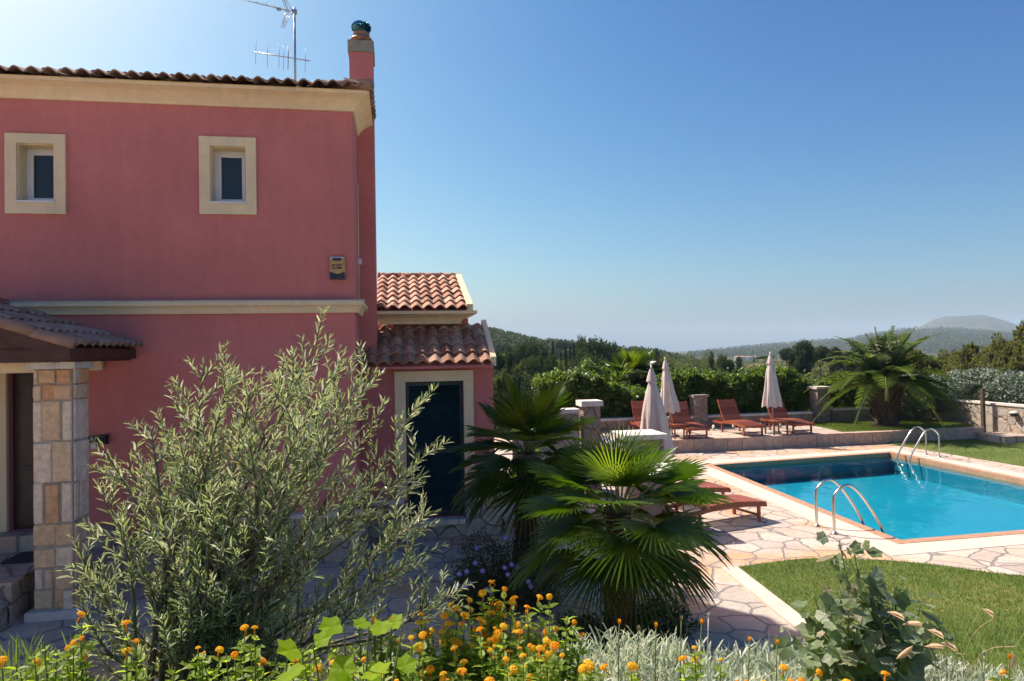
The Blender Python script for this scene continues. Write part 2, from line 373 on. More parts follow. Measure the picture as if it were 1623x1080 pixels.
def text_mesh(body, size, name, mat, parent, loc, ext=.002, rot=(pi/2, 0, 0), bold=0):
    cu = bpy.data.curves.new(name, 'FONT'); cu.body = body; cu.size = size; cu.extrude = ext; cu.align_x = 'CENTER'; cu.align_y = 'CENTER'; cu.offset = bold
    t = bpy.data.objects.new(name+'_tmp', cu); COL.objects.link(t)
    bpy.context.view_layer.update()
    me = bpy.data.meshes.new_from_object(t.evaluated_get(bpy.context.evaluated_depsgraph_get()))
    bpy.data.objects.remove(t); me.materials.clear(); me.materials.append(MATS[mat])
    o = bpy.data.objects.new(name, me); COL.objects.link(o); o.parent = parent
    off = OFF.get(parent.name, (0, 0, 0)); o.location = [a-b for a, b in zip(loc, off)]; o.rotation_euler = rot
    return o

def unit(v): return v/np.maximum(np.linalg.norm(v, axis=-1, keepdims=True), 1e-9)
LANCE = (np.array([(0, 0, 0), (.3, -.42, .05), (.3, 0, 0), (.3, .42, .05), (.68, -.36, .03), (.68, 0, -.02), (.68, .36, .03), (1, 0, -.06)]),
         [(0, 1, 2), (0, 2, 3), (1, 4, 5, 2), (2, 5, 6, 3), (4, 7, 5), (5, 7, 6)])
OVATE = (np.array([(0, 0, 0), (.2, -.5, .08), (.22, 0, 0), (.2, .5, .08), (.6, -.38, .04), (.6, 0, -.02), (.6, .38, .04), (1, 0, -.12)]), LANCE[1])
QUAD = (np.array([(0, 0, 0), (.45, -.5, .1), (1, 0, 0), (.45, .5, .1)]), [(0, 1, 2, 3)])
STRAP = (np.array([(0, -.25, 0), (0, .25, 0), (.5, -.5, .03), (.5, .5, .03), (.85, -.4, -.04), (.85, .4, -.04), (1, 0, -.1)]), [(0, 2, 3, 1), (2, 4, 5, 3), (4, 6, 5)])
# lobed vine leaf outline, fanned from its middle
def _lobed():
    rr = [.62, .84, .66, .95, .74, 1.0, .74, .95, .66, .84, .62]
    pts = [(0, 0, 0)]; n = len(rr)
    out = []
    for i, r in enumerate(rr):
        a = radians(-150+300*i/(n-1)); out.append((.42+.58*r*cos(a), .62*r*sin(a)*1.05, .06*(1-r)+.05*abs(sin(2*a))))
    pts = [(.42, 0, 0)]+[(0.12, 0, .02)]+out
    F = [(0, i, i+1) for i in range(2, n+1)]+[(0, 1, 2), (0, n+1, 1)]
    return np.array(pts), F
GRAPE = _lobed()
def leaves(mb, C, D, Nn, L, Wd, shape=LANCE, rnd=None, curl=1.0):
    C = np.asarray(C, float); D = unit(np.asarray(D, float)); Nn = np.asarray(Nn, float)
    B = unit(np.cross(D, Nn)); U = np.cross(B, D)
    T, F = shape; n = len(C)
    L = np.broadcast_to(L, (n,))[:, None, None]; Wd = np.broadcast_to(Wd, (n,))[:, None, None]
    V = C[:, None, :] + D[:, None, :]*T[None, :, 0:1]*L + B[:, None, :]*T[None, :, 1:2]*Wd + U[:, None, :]*T[None, :, 2:3]*L*curl
    mb.bulk(V, F, rnd)
def rdir(n): return unit(rng.normal(size=(n, 3)))
# ------------------------------------------------------------------ terrain, one sheet to the horizon
def terrain_z(X, Y):
    r = np.hypot(X, Y)+1e-6
    ang = np.arctan2(X, Y)-YAW                      # from the middle of the view
    px = 811+1082*np.tan(np.clip(ang, -1.2, 1.2))
    def zat(R, xs, ys):                             # height that shows at row ys when R metres away
        y = np.interp(px, xs, ys); hor = 558-.018*(px-811)
        return 2.9+(hor-y)*R/1082*np.cos(np.clip(ang, -1.2, 1.2))
    k = {}
    k[24] = np.full_like(r, -.3); k[30] = np.full_like(r, -.8)
    k[45] = np.interp(px, [900, 1150], [-4., -2.5]); k[80] = np.interp(px, [900, 1120, 1200], [-9., -8, -2.4])
    k[140] = np.interp(px, [900, 1120, 1190, 1300], [-9, -9, -1.8, -1.2]); k[190] = np.interp(px, [900, 1120, 1190, 1300], [-8, -8, -.8, -.2])
    k[260] = np.interp(px, [700, 950, 1200], [4, -5, -9])
    k[480] = zat(480, [300, 700, 765, 800, 850, 900, 960, 1040, 1110, 1300], [518, 524, 532, 539, 550, 555, 562, 568, 585, 595])
    k[700] = np.interp(px, [700, 1000, 1200], [5, -6, -14]); k[1400] = np.full_like(r, -16.)
    k[3000] = zat(3000, [0, 900, 1090, 1130, 1200, 1250, 1300, 1340, 1380, 1430, 1500, 1560, 1623, 1800], [575, 568, 562, 558, 551, 547, 543, 541, 534, 528, 527, 530, 533, 540])
    k[3900] = np.full_like(r, -15.)
    k[5200] = zat(5200, [900, 1300, 1345, 1370, 1400, 1430, 1450, 1480, 1500, 1530, 1560, 1590, 1623, 1700, 1800], [575, 556, 545, 536, 540, 535, 522, 507, 502, 502, 500, 508, 519, 530, 540])
    k[7000] = np.full_like(r, -30.); k[9500] = np.full_like(r, -30.)
    Rk = sorted(k); z = k[Rk[0]].copy()
    for a, b in zip(Rk[:-1], Rk[1:]):
        t = np.clip((np.log(r)-math.log(a))/(math.log(b)-math.log(a)), 0, 1); t = t*t*(3-2*t)
        z = np.where(r >= a, k[a]*(1-t)+k[b]*t, z)
    bumpy = np.sin(X/37+1.3*np.sin(Y/53))*np.sin(Y/41+X/91)+.6*np.sin(X/13.+Y/17)*np.sin(Y/11-X/19)+.3*np.sin(X/5.3)*np.sin(Y/6.1)
    far = np.sin(X/170+1.1*np.sin(Y/230))*np.sin(Y/190)+.5*np.sin(X/61+Y/83)
    z = z+bumpy*np.clip((r-40)/400, 0, 1)*.8+far*np.clip((r-900)/2500, 0, 1)*5
    # the level garden is cut into it
    dx = np.maximum(np.maximum(-44.5-X, X-21.5), 0); dy = np.maximum(np.maximum(-59.5-Y, Y-23), 0); d = np.hypot(dx, dy)
    return np.where(d < .3, -2.6, z)
A_ = np.concatenate([np.linspace(-180, -46, 68)[:-1], np.linspace(-46, 60, 425), np.linspace(60, 180, 61)[1:-1]])
A_ = np.radians(A_); Rr = np.concatenate([[.01, 8, 16], np.geomspace(20, 9400, 190)])
na, nr = len(A_), len(Rr)
AA, RR = np.meshgrid(A_, Rr); X_ = RR*np.sin(AA); Y_ = RR*np.cos(AA); Z_ = terrain_z(X_, Y_)
V_ = np.stack([X_, Y_, Z_], -1).reshape(-1, 3)
i_, j_ = np.meshgrid(np.arange(nr-1), np.arange(na), indexing='ij'); j2 = (j_+1) % na
Fq = np.stack([i_*na+j_, i_*na+j2, (i_+1)*na+j2, (i_+1)*na+j_], -1).reshape(-1, 4)
mb = MB(); mb.V = [V_]; mb.L = [Fq.ravel().astype(np.int32)]; mb.T = [np.full(len(Fq), 4, np.int32)]; mb.R = [np.full(len(V_), .5)]; mb.SM = [np.ones(len(Fq), bool)]
struct(mb.build('terrain', 'hill_ground'))

# ------------------------------------------------------------------ garden floor and pool
PQ = [(7.31, 9.09), (12.9, 9.25), (13.01, 16.5), (7.65, 15.9)]       # water's edge, counter-clockwise
def offset(q, d):
    out = []; n = len(q)
    for i in range(n):
        p0, p1, p2 = Vector(q[i-1]), Vector(q[i]), Vector(q[(i+1) % n])
        e1 = (p1-p0).normalized(); e2 = (p2-p1).normalized(); n1 = Vector((e1.y, -e1.x)); n2 = Vector((e2.y, -e2.x))
        b = (n1+n2).normalized(); out.append(tuple(p1+b*d/max(.3, b.dot(n1))))
    return out
def ring(mb, qi, qo, z0, z1, rnd=.5):
    n = len(qi)
    for i in range(n):
        j = (i+1) % n; P = [qi[i], qo[i], qo[j], qi[j]]
        V = [(x, y, z) for z in (z0, z1) for x, y in P]
        mb.add(V, [(4, 5, 6, 7), (3, 2, 1, 0), (0, 4, 7, 3), (1, 2, 6, 5)], rnd)
q1 = offset(PQ, .17); q2 = offset(PQ, .62)
BX = [(-45, -60), (22, -60), (22, 23.6), (-45, 23.6)]  # stretched far behind the camera, unseen, to bounce sunlight onto the shaded facade
mb = MB(); V = [(x, y, 0) for x, y in q2]+[(x, y, 0) for x, y in BX]
mb.add(V, [(i, 4+i, 4+(i+1) % 4, (i+1) % 4) for i in range(4)]); mb.add([(*BX[i], z) for z in (0, -.8) for i in range(4)], [(i, 4+i, 4+(i+1) % 4, (i+1) % 4) for i in range(4)])
struct(mb.build('paving', 'crazy_paving'))
mb = MB(); ring(mb, PQ, q1, -.14, .012); struct(mb.build('pool_edge', 'coping_terracotta'))
mb = MB(); ring(mb, q1, q2, -.14, .006)
struct(mb.build('pool_surround', 'coping_beige'))
mb = MB(); qs = PQ
V = [(x, y, z) for z in (-.142, -.52) for x, y in qs]
mb.add(V, [(i, (i+1) % 4, 4+(i+1) % 4, 4+i) for i in range(4)]+[(4, 5, 6, 7)])
struct(mb.build('pool_basin', 'pool_tile'))
mb = MB(); mb.add([(x, y, -.09) for x, y in PQ], [(0, 1, 2, 3)]); struct(mb.build('pool_water', 'pool_water'))

def smooth_poly(pts, n=8):
    out = []; P = [Vector(p) for p in pts]
    for i in range(len(P)-1):
        p0, p1, p2, p3 = P[max(i-1, 0)], P[i], P[i+1], P[min(i+2, len(P)-1)]
        for k in range(n):
            t = k/n; out.append(tuple(.5*((2*p1)+(-p0+p2)*t+(2*p0-5*p1+4*p2-p3)*t*t+(-p0+3*p1-3*p2+p3)*t**3)))
    return out+[tuple(P[-1])]
edge = smooth_poly([(12.5, 6.2), (10.6, 6.5), (9.0, 6.85), (7.6, 7.34), (6.72, 8.08), (5.66, 8.52), (5.0, 8.53), (4.36, 8.43)])
lawnA = [(3.9, 3.0), (12.5, 3.0)]+edge+[(4.22, 6.83), (4.1, 5.2)]
lawnB = [(14.42, 7.), (21.5, 7.), (21.5, 17.0), (17.1, 17.0), (17.1, 18.1), (14.15, 18.1), (14.4, 13.8)]
lawnC = [(13.0, 18.35), (17.5, 18.35), (17.9, 20.6), (13.3, 20.75), (13.15, 19.6)]
for nm, q, z0, z1 in (('front_lawn', lawnA, -.05, .018), ('side_lawn', lawnB, -.05, .018), ('upper_lawn', lawnC, .2, .362)):
    struct(MB().prism(q, z0, z1).build(nm, 'lawn'))
# pale kerb beside the front lawn
mb = MB()
kp = [(4.36, 8.43), (4.22, 6.83), (4.1, 5.2), (3.9, 3.0)]
for (a, b) in zip(kp[:-1], kp[1:]):
    mb.add([(a[0]-.22, a[1], z) for z in (0, .03)]+[(a[0]-.003, a[1], z) for z in (0, .03)]+[(b[0]-.003, b[1], z) for z in (0, .03)]+[(b[0]-.22, b[1], z) for z in (0, .03)],
           [(1, 3, 5, 7)[::-1], (0, 6, 4, 2), (0, 1, 7, 6), (2, 4, 5, 3), (0, 2, 3, 1), (4, 6, 7, 5)])
struct(mb.build('lawn_kerb', 'coping_beige'))
# blades of grass
def in_poly(px, py, poly):
    c = np.zeros(len(px), bool); n = len(poly)
    for i in range(n):
        x0, y0 = poly[i]; x1, y1 = poly[(i+1) % n]
        if y0 == y1: continue
        c ^= ((y0 > py) != (y1 > py)) & (px < (x1-x0)*(py-y0)/(y1-y0)+x0)
    return c
def grass(name, poly, n, z, h, mat='grass_blade'):
    P = np.array(poly); lo, hi = P.min(0), P.max(0)
    x = rng.uniform(lo[0], hi[0], n); y = rng.uniform(lo[1], hi[1], n); k = in_poly(x, y, poly); x, y = x[k]+rng.normal(0, .02, k.sum()), y[k]+rng.normal(0, .02, k.sum()); n = len(x)
    C = np.stack([x, y, np.full(n, z)], 1); D = rdir(n)*.55; D[:, 2] = 1
    mb = MB(); leaves(mb, C, D, rdir(n), rng.uniform(.6, 1.2, n)*h, rng.uniform(.004, .008, n), (np.array([(0, -.5, 0), (0, .5, 0), (1, 0, .15)]), [(0, 1, 2)]),
        np.clip(.42+.30*np.sin(x*1.1+np.sin(y*2.3)*1.4)*np.cos(y*2.9+.5*np.sin(x*1.7))+.15*np.sin(x*4.3+y*3.1)+rng.normal(0, .22, n), 0, 1))
    return struct(mb.build(name, mat), 'stuff')
g = grass('lawn_grass', lawnA, 170000, .016, .038); tag(g, 'short mown grass with dry patches on the near lawn', 'grass')
g = grass('lawn_grass', lawnB, 50000, .016, .05); tag(g, 'short grass to the right of the pool', 'grass')
g = grass('lawn_grass', lawnC, 26000, .36, .06); tag(g, 'short grass under the date palm', 'grass')
# weeds of longer grass along the terrace edge
# raised terrace with a front of cut blocks
mb = MB(); terr = [(5.2, 18.36), (12.98, 18.36), (13.13, 19.6), (13.28, 20.8), (5.2, 20.8)]
mb.prism(terr, -.02, .34); struct(mb.build('terrace', 'pale_paving'))
mb = MB(); x = 5.2
while x < 17.5:
    w = random.uniform(.42, .7); mb.box((x, 18.10, -.02), (min(x+w-.012, 17.5), 18.355, .352+random.uniform(-.003, .003)), random.random()); x += w
struct(mb.build('terrace_edge', 'kerb_stone'))
mb = MB(); mb.box((17.2, 17.1, -.02), (19.6, 18.08, .20)); struct(mb.build('stone_landing', 'pale_paving'))
# veranda slab behind the annexe
mb = MB(); mb.prism([(1.64, 11.02), (3.62, 11.02), (3.62, 16.4), (1.64, 16.4)], -.02, .19); struct(mb.build('veranda', 'crazy_paving'))
mb = MB(); x = 1.64
while x < 3.6:
    w = random.uniform(.3, .5); mb.box((x, 10.80, -.02), (min(x+w-.01, 3.62), 11.015, .205), random.random()); x += w
struct(mb.build('veranda_edge', 'kerb_stone'))
# planting bed in front, on a retaining wall
mb = MB()
nx, ny = 46, 22; xs = np.linspace(-4.2, 5.2, nx); ys = np.linspace(-.5, 3.05, ny)
XX, YY = np.meshgrid(xs, ys)
def bed_z(x, y): return 1.50+.04*np.sin(x*2.3)*np.cos(y*3.1)+.02*np.sin(x*7+y*5)-.03-.28*np.clip((x-1.1)/1.5, 0, 1)-np.where(y > 2.95, .1, 0)
ZZ = bed_z(XX, YY); V = np.stack([XX, YY, ZZ], -1).reshape(-1, 3)
F = [(i*nx+j, i*nx+j+1, (i+1)*nx+j+1, (i+1)*nx+j) for i in range(ny-1) for j in range(nx-1)]
mb.add(V, F, smooth=True); struct(mb.build('planting_bed', 'soil'))
w = MB(); w.box((-4.3, 3.0, 0), (1.4, 3.25, 1.33)); w.box((1.4, 3.0, 0), (5.3, 3.25, 1.02)); w.box((-4.3, -.5, 0), (-4.15, 2.998, 1.40)); w.box((5.15, -.5, 0), (5.3, 2.998, 1.0))
o = w.build('retaining_wall', 'rubble_stone'); tag(o, 'rubble retaining wall holding up the flower bed in the foreground', 'wall')
# low hedge soil pockets round the palms
for cx_, cy_, r_ in ((2.24, 6.66, .42), (1.62, 8.95, .36)): struct(MB().prism([(cx_+r_*cos(k*.524), cy_+r_*sin(k*.524)) for k in range(12)], -.02, .012).build('tree_pit', 'soil'))

# ------------------------------------------------------------------ the villa
def tiles(mb, org, u, v, n, width, length, pitch=.19, row=.34, mask=None, amp=.055):
    """barrel tiles: org = eave left corner, u along the eave, v up the slope"""
    org, u, v, n = (np.array(a, float) for a in (org, u, v, n))
    ts = np.linspace(0, 1, 9); prof = amp*(1.15*(.5-.5*np.cos(2*pi*ts))**.8-.15)
    nc = int(round(width/pitch)); pitch = width/nc; nrw = int(math.ceil(length/row)); C = []
    for j in range(nrw):
        for i in range(nc):
            v0 = j*row-.02; v1 = min(v0+row+.05, length); uc = (i+.5)*pitch
            if mask and not mask(uc, v0+row*.4): continue
            jx, jz = random.uniform(-.006, .006), random.uniform(0, .008)
            T = []
            for vv, lift in ((v0, .045+jz), (v1, .012)):
                for k, t in enumerate(ts): T.append(org+u*((i+t)*pitch+jx)+v*vv+n*(prof[k]+lift))
            for k, t in enumerate(ts): T.append(org+u*((i+t)*pitch+jx)+v*v0+n*(prof[k]+.045+jz-.020))
            C.append(T)
    F = [(k, k+1, 10+k, 9+k) for k in range(8)]+[(18+k, 19+k, k+1, k) for k in range(8)]
    mb.bulk(np.array(C), F, smooth=False)

villa = wthing('villa', 'two storey dusty red villa with cream trim, tiled annexe and porch', 'house', (-3, 11.5, 0))
WX0, WX1 = -9.6, -.6
wins = [(-5.09, -4.36, 4.85, 5.92, -4.95, -4.50, 5.01, 5.79), (-2.67, -1.92, 4.88, 5.96, -2.53, -2.06, 5.04, 5.83)]
def wall_with_holes(mb, x0, x1, z0, z1, y0, y1, holes):
    xs = sorted({x0, x1, *[h[0] for h in holes], *[h[1] for h in holes]}); 
    for a, b in zip(xs[:-1], xs[1:]):
        hs = sorted([h for h in holes if h[0] <= a+1e-6 and h[1] >= b-1e-6], key=lambda h: h[2]); z = z0
        for h in hs:
            if h[2] > z: mb.box((a, y0, z), (b, y1, h[2]))
            z = h[3]
        mb.box((a, y0, z), (b, y1, z1))
mb = MB()
DX0, DX1, DZ0, DZ1 = -5.08, -4.12, .66, 2.75
holes = [(w_[4], w_[5], w_[6], w_[7]) for w_ in wins]+[(DX0, DX1, DZ0, DZ1)]
wall_with_holes(mb, WX0, WX1, .02, 6.5, 10., 10.32, holes)
mb.box((WX1-.3, 10.32, .02), (WX1, 11.75, 6.5)); mb.box((WX0, 11.45, .02), (WX1-.3, 11.75, 6.5)); mb.box((WX0, 10.32, .02), (WX0+.3, 11.45, 6.5))
mb.box((WX0, 11.753, .02), (-3.4, 15.2, 6.5))
# annexe
AX1 = 1.52
wall_with_holes(mb, WX1+.003, AX1, .02, 2.72, 11.0, 11.28, [(.11, 1.03, .28, 2.45)])
mb.box((AX1-.28, 11.28, .02), (AX1, 15.5, 2.72)); mb.box((-.397, 11.9, 2.4), (1.22, 12.1, 3.5)); mb.box((1.0, 12.1, 2.4), (1.22, 15.5, 3.5))
mb.box((WX1+.003, 11.753, .02), (-.4, 15.5, 3.5)); mb.box((-.4, 15.22, .02), (1.0, 15.5, 3.5))
mb.build('wall', 'stucco_red', villa)
# dark interior blocks behind the openings are real rooms closed by the walls
mb = MB(); mb.box((WX0+.3, 10.32, 3.2), (WX1-.3, 11.45, 3.4)); mb.box((WX0+.3, 10.32, .3), (WX1-.3, 11.45, .62)); mb.build('floor', 'concrete_cap', villa)
# cornice, string course
mb = MB(); prof = [(0, 6.39), (.03, 6.39), (.05, 6.43), (.09, 6.48), (.15, 6.53), (.22, 6.56), (.25, 6.57), (.25, 6.615), (0, 6.615)]
mb.sweep(prof[::-1], [(WX0, 9.998, 0, -1), (WX1+.002, 9.998, 1, -1), (WX1+.002, 11.12, 1, 0)]); mb.build('cornice', 'trim_cream', villa)
mb = MB(); prof = [(0, 3.50), (.05, 3.50), (.07, 3.55), (.09, 3.58), (.13, 3.61), (.13, 3.66), (0, 3.66)]
mb.sweep(prof[::-1], [(WX0, 9.998, 0, -1), (WX1+.002, 9.998, 1, -1), (WX1+.002, 11.12, 1, 0)]); mb.build('string_course', 'trim_cream', villa)
mb = MB(); mb.box((WX0, 9.86, 3.662), (WX1+.14, 10.0, 3.676)); mb.build('flashing', 'galvanised', villa)
# main hip roof
mb = MB(); sl_ = .33; c_, s_ = 1/hypot(1, sl_), sl_/hypot(1, sl_)
x0, x1, y0, y1, ze = WX0-.3, WX1+.27, 9.70, 12.02, 6.62; half = (y1-y0)/2; Ls = half/c_
tiles(mb, (x0, y0, ze), (1, 0, 0), (0, c_, s_), (0, -s_, c_), x1-x0, Ls, .2, .36, lambda a, b: a < (x1-x0)-b*c_+.05)
tiles(mb, (x1, y1, ze), (-1, 0, 0), (0, -c_, s_), (0, s_, c_), x1-x0, Ls, .2, .36, lambda a, b: a > b*c_-.05 and (x1-a) < WX1-.02)
tiles(mb, (x1, y0, ze), (0, 1, 0), (-c_, 0, s_), (s_, 0, c_), y1-y0, Ls, .2, .36, lambda a, b: b*c_-.05 < a < (y1-y0)-b*c_+.05 and (y0+a < 11.05 or b*c_ > .30))
rf = mb.build('roof', 'old_roof_tile', villa)
mb = MB()
zr = ze+half*sl_; mb.tube([(x0, (y0+y1)/2, zr+.03), (x1-half, (y0+y1)/2, zr+.03)], .1, 8, .4); mb.tube([(x1-half, (y0+y1)/2, zr+.03), (x1, y0, ze+.06)], .085, 8, .6); mb.tube([(x1-half, (y0+y1)/2, zr+.03), (x1-.4, y1-.4, ze+.06+.4*sl_)], .085, 8, .5)
mb.build('ridge', 'old_roof_tile', rf)
mb = MB(); V = [(x0, y0+.02, ze-.01), (x1-.02, y0+.02, ze-.01), (x1-.02, y1, ze-.01), (x0, y1, ze-.01), (x0, (y0+y1)/2, zr-.02), (x1-half, (y0+y1)/2, zr-.02), (x1-.02, 11.10, ze-.01), (WX1-.02, 11.10, ze+.26*sl_), (WX1-.02, y1-.27, ze+.25*sl_), (WX1-.02, y1, ze-.01), (WX1-.02, 11.10, ze-.01)]
mb.add(V, [(0, 1, 5, 4), (1, 6, 7, 5), (7, 8, 5), (8, 9, 3, 4, 5), (3, 0, 4), (3, 9, 10, 6, 1, 0), (6, 10, 7), (10, 9, 8, 7)]); mb.build('soffit', 'trim_cream', rf)
mb = MB(); mb.add([(x0, 11.9, 6.62), (-3.1, 11.9, 6.62), (-3.1, 15.5, 6.62), (x0, 15.5, 6.62), (x0+1.8, 13.6, 7.1), (-4.9, 13.6, 7.1)], [(0, 1, 5, 4), (1, 2, 5), (2, 3, 4, 5), (3, 0, 4), (3, 2, 1, 0)]); mb.build('rear_roof', 'old_roof_tile', rf)
# chimney
mb = MB(); mb.box((-.70, 11.122, 2.6), (-.33, 11.66, 7.76)); ch = mb.build('chimney', 'stucco_red', villa)
MB().box((-.72, 11.10, 7.76), (-.31, 11.68, 7.94)).build('chimney_cap', 'concrete_cap', ch)
mb = MB(); cx, cyy = -.515, 11.39
def lathe(mb, prof, cx, cy, n=20, rnd=.5, smooth=True):
    V = [(cx+r*cos(2*pi*k/n), cy+r*sin(2*pi*k/n), z) for r, z in prof for k in range(n)]
    F = [(i*n+k, i*n+(k+1) % n, (i+1)*n+(k+1) % n, (i+1)*n+k) for i in range(len(prof)-1) for k in range(n)]+[tuple(range(n-1, -1, -1)), tuple((len(prof)-1)*n+k for k in range(n))]
    mb.add(V, F, rnd, smooth)
lathe(mb, [(.09, 7.94), (.09, 8.045), (.185, 8.05), (.18, 8.07), (.115, 8.15), (.135, 8.16), (.135, 8.172)], cx, cyy); mb.build('cowl_collar', 'copper_pipe', ch)
mb = MB(); lathe(mb, [(.06, 8.172), (.10, 8.19), (.11, 8.26), (.09, 8.33), (.05, 8.365)], cx, cyy, 16)
for k in range(18):                                   # curved turbine vanes
    a = 2*pi*k/18; P = []
    for i in range(7):
        t = i/6; ph = -1.15+2.35*t; r = .165*cos(ph*.95); z = 8.275+.105*sin(ph*.95); aa = a+.5*t
        P.append((cx+r*cos(aa), cyy+r*sin(aa), z)); P.append((cx+r*.72*cos(aa+.28), cyy+r*.72*sin(aa+.28), z))
    mb.add(P, [(2*i, 2*i+1, 2*i+3, 2*i+2) for i in range(6)], random.random())
mb.build('turbine_cowl', 'cowl_glass', ch)
# small upper windows
for w_ in wins:
    x0, x1, z0, z1, a0, a1, b0, b1 = w_
    mb = MB(); yy0, yy1 = 9.955, 9.999
    mb.box((x0, yy0, b1), (x1, yy1, z1)); mb.box((x0, yy0, z0), (x1, yy1, b0)); mb.box((x0, yy0, b0), (a0, yy1, b1)); mb.box((a1, yy0, b0), (x1, yy1, b1))
    # cream reveals lining the opening
    mb.box((a0-.002, yy1, b0), (a0+.010, 10.26, b1)); mb.box((a1-.010, yy1, b0), (a1+.002, 10.26, b1)); mb.box((a0+.010, yy1, b1-.010), (a1-.010, 10.26, b1+.002))
    win = mb.build('window', 'trim_cream', villa)
    mb = MB(); f0 = 10.20
    X0, X1, Z0, Z1 = a0+.011, a1-.011, b0+.014, b1-.011
    for (d, ya, yb, e) in ((.04, f0, f0+.055, 0), (.042, f0-.012, f0+.04, .042)):
        p0, p1, r0, r1 = X0+e, X1-e, Z0+e, Z1-e
        mb.box((p0, ya, r0), (p0+d, yb, r1)); mb.box((p1-d, ya, r0), (p1, yb, r1)); mb.box((p0+d, ya, r0), (p1-d, yb, r0+d)); mb.box((p0+d, ya, r1-d), (p1-d, yb, r1))
    mb.build('frame', 'white_pvc', win)
    MB().box((X0+.08, f0+.012, Z0+.08), (X1-.08, f0+.02, Z1-.08)).build('pane', 'window_glass', win)
    MB().box((a0-.01, 9.93, b0-.012), (a1+.01, 10.25, b0+.013)).build('sill', 'white_pvc', win)
# annexe: shuttered door
mb = MB(); mb.box((-.06, 10.95, 2.452), (1.19, 10.998, 2.62)); mb.box((-.06, 10.95, .64), (.108, 10.998, 2.45)); mb.box((1.032, 10.95, .64), (1.19, 10.998, 2.45))
dr = mb.build('door_surround', 'trim_cream', villa)
mb = MB(); mb.box((.11, 11.10, .29), (.165, 11.15, 2.45)); mb.box((.975, 11.10, .29), (1.03, 11.15, 2.45)); mb.box((.165, 11.10, 2.38), (.975, 11.15, 2.45)); mb.box((.165, 11.10, .29), (.975, 11.15, .37))
mb.box((.165, 11.10, 1.30), (.975, 11.15, 1.36))
z = .38
while z < 2.37:
    if not 1.28 < z < 1.37:
        mb.add([(.165, 11.105, z), (.975, 11.105, z), (.975, 11.14, z+.032), (.165, 11.14, z+.032), (.165, 11.113, z-.006), (.975, 11.113, z-.006), (.975, 11.148, z+.026), (.165, 11.148, z+.026)],
               [(0, 1, 2, 3), (7, 6, 5, 4), (0, 4, 5, 1), (2, 6, 7, 3)])
    z += .036
mb.box((.165, 11.15, .37), (.975, 11.158, 2.38)); mb.build('louvred_shutter', 'dark_green_paint', dr)
# stone plinths
mb = MB(); mb.box((-.598, 10.84, 0), (.108, 10.998, .56)); mb.box((1.032, 10.84, 0), (1.60, 10.998, .60)); mb.box((.108, 10.845, 0), (1.032, 10.998, .20)); mb.box((1.522, 10.998, 0), (1.60, 15.5, .60))
mb.box((WX0, 9.88, 0), (-5.2, 9.998, .62)); mb.box((-3.4, 9.88, 0), (-.60, 9.998, .64)); mb.box((-.60, 9.88, 0), (-.50, 10.84, .64))
mb.build('plinth', 'rubble_stone', villa)
mb = MB(); x = .10
for w in (.2, .26, .15, .2, .12): mb.box((x, 10.80, .20), (x+w-.01, 11.10, .278), random.random()); x += w
mb.build('door_sill', 'cap_white', villa)
mb = MB(); mb.box((-3.4, 9.86, .64), (-.48, 9.998, .70)); mb.box((-.598, 10.82, .56), (.06, 10.998, .635)); mb.build('plinth_cap', 'cap_white', villa)
# annexe roofs
mb = MB(); sA = .62/.95; L1 = hypot(.62, 1.25); 
def slope(y0, z0, y1, z1):
    l = hypot(y1-y0, z1-z0); return (0, (y1-y0)/l, (z1-z0)/l), (0, -(z1-z0)/l, (y1-y0)/l), l
v, n, l = slope(10.72, 2.72, 11.9, 3.36); tiles(mb, (-.72, 10.72, 2.72), (1, 0, 0), v, n, 2.20, l, .2, .29)
r1 = mb.build('lower_roof', 'roof_tile', villa)
mb = MB(); mb.add([(-.6, 10.74, 2.70), (1.5, 10.74, 2.70), (1.5, 11.9, 3.33), (-.6, 11.9, 3.33), (-.6, 10.74, 2.66), (1.5, 10.74, 2.66), (1.5, 11.9, 3.20), (-.6, 11.9, 3.20)], [(0, 1, 2, 3), (7, 6, 5, 4), (0, 4, 5, 1), (1, 5, 6, 2), (3, 7, 4, 0)]); mb.build('roof_deck', 'stucco_red', r1)
mb = MB()
def board(mb, x0, x1, y0, z0, y1, z1, h0, h1):
    mb.add([(x0, y0, z0+h0), (x1, y0, z0+h0), (x1, y1, z1+h0), (x0, y1, z1+h0), (x0, y0, z0+h1), (x1, y0, z0+h1), (x1, y1, z1+h1), (x0, y1, z1+h1)],
           [(3, 2, 1, 0), (4, 5, 6, 7), (0, 1, 5, 4), (1, 2, 6, 5), (2, 3, 7, 6), (3, 0, 4, 7)])
board(mb, 1.455, 1.54, 10.76, 2.73, 11.95, 3.375, -.05, .10); mb.build('verge', 'trim_cream', r1)
mb = MB(); v, n, l = slope(11.42, 3.62, 13.6, 4.40); tiles(mb, (-.36, 11.42, 3.62), (1, 0, 0), v, n, 1.55, l, .195, .33)
v2, n2, l2 = slope(-15.9, 3.62, -13.6, 4.40); tiles(mb, (1.19, 15.9, 3.62), (-1, 0, 0), (0, -v2[1], v2[2]), (0, -n2[1], n2[2]), 1.55, l2, .195, .33)
r2 = mb.build('upper_roof', 'roof_tile', villa)
mb = MB()
for k in range(4):
    x = -.36+k*.40; mb.tube([(x, 13.6, 4.40), (x+.42, 13.6, 4.41)], [.10, .085], 10, random.random()); mb.tube([(x-.01, 13.6, 4.40), (x+.03, 13.6, 4.40)], .112, 10, .3)
mb.build('ridge', 'roof_tile', r2)
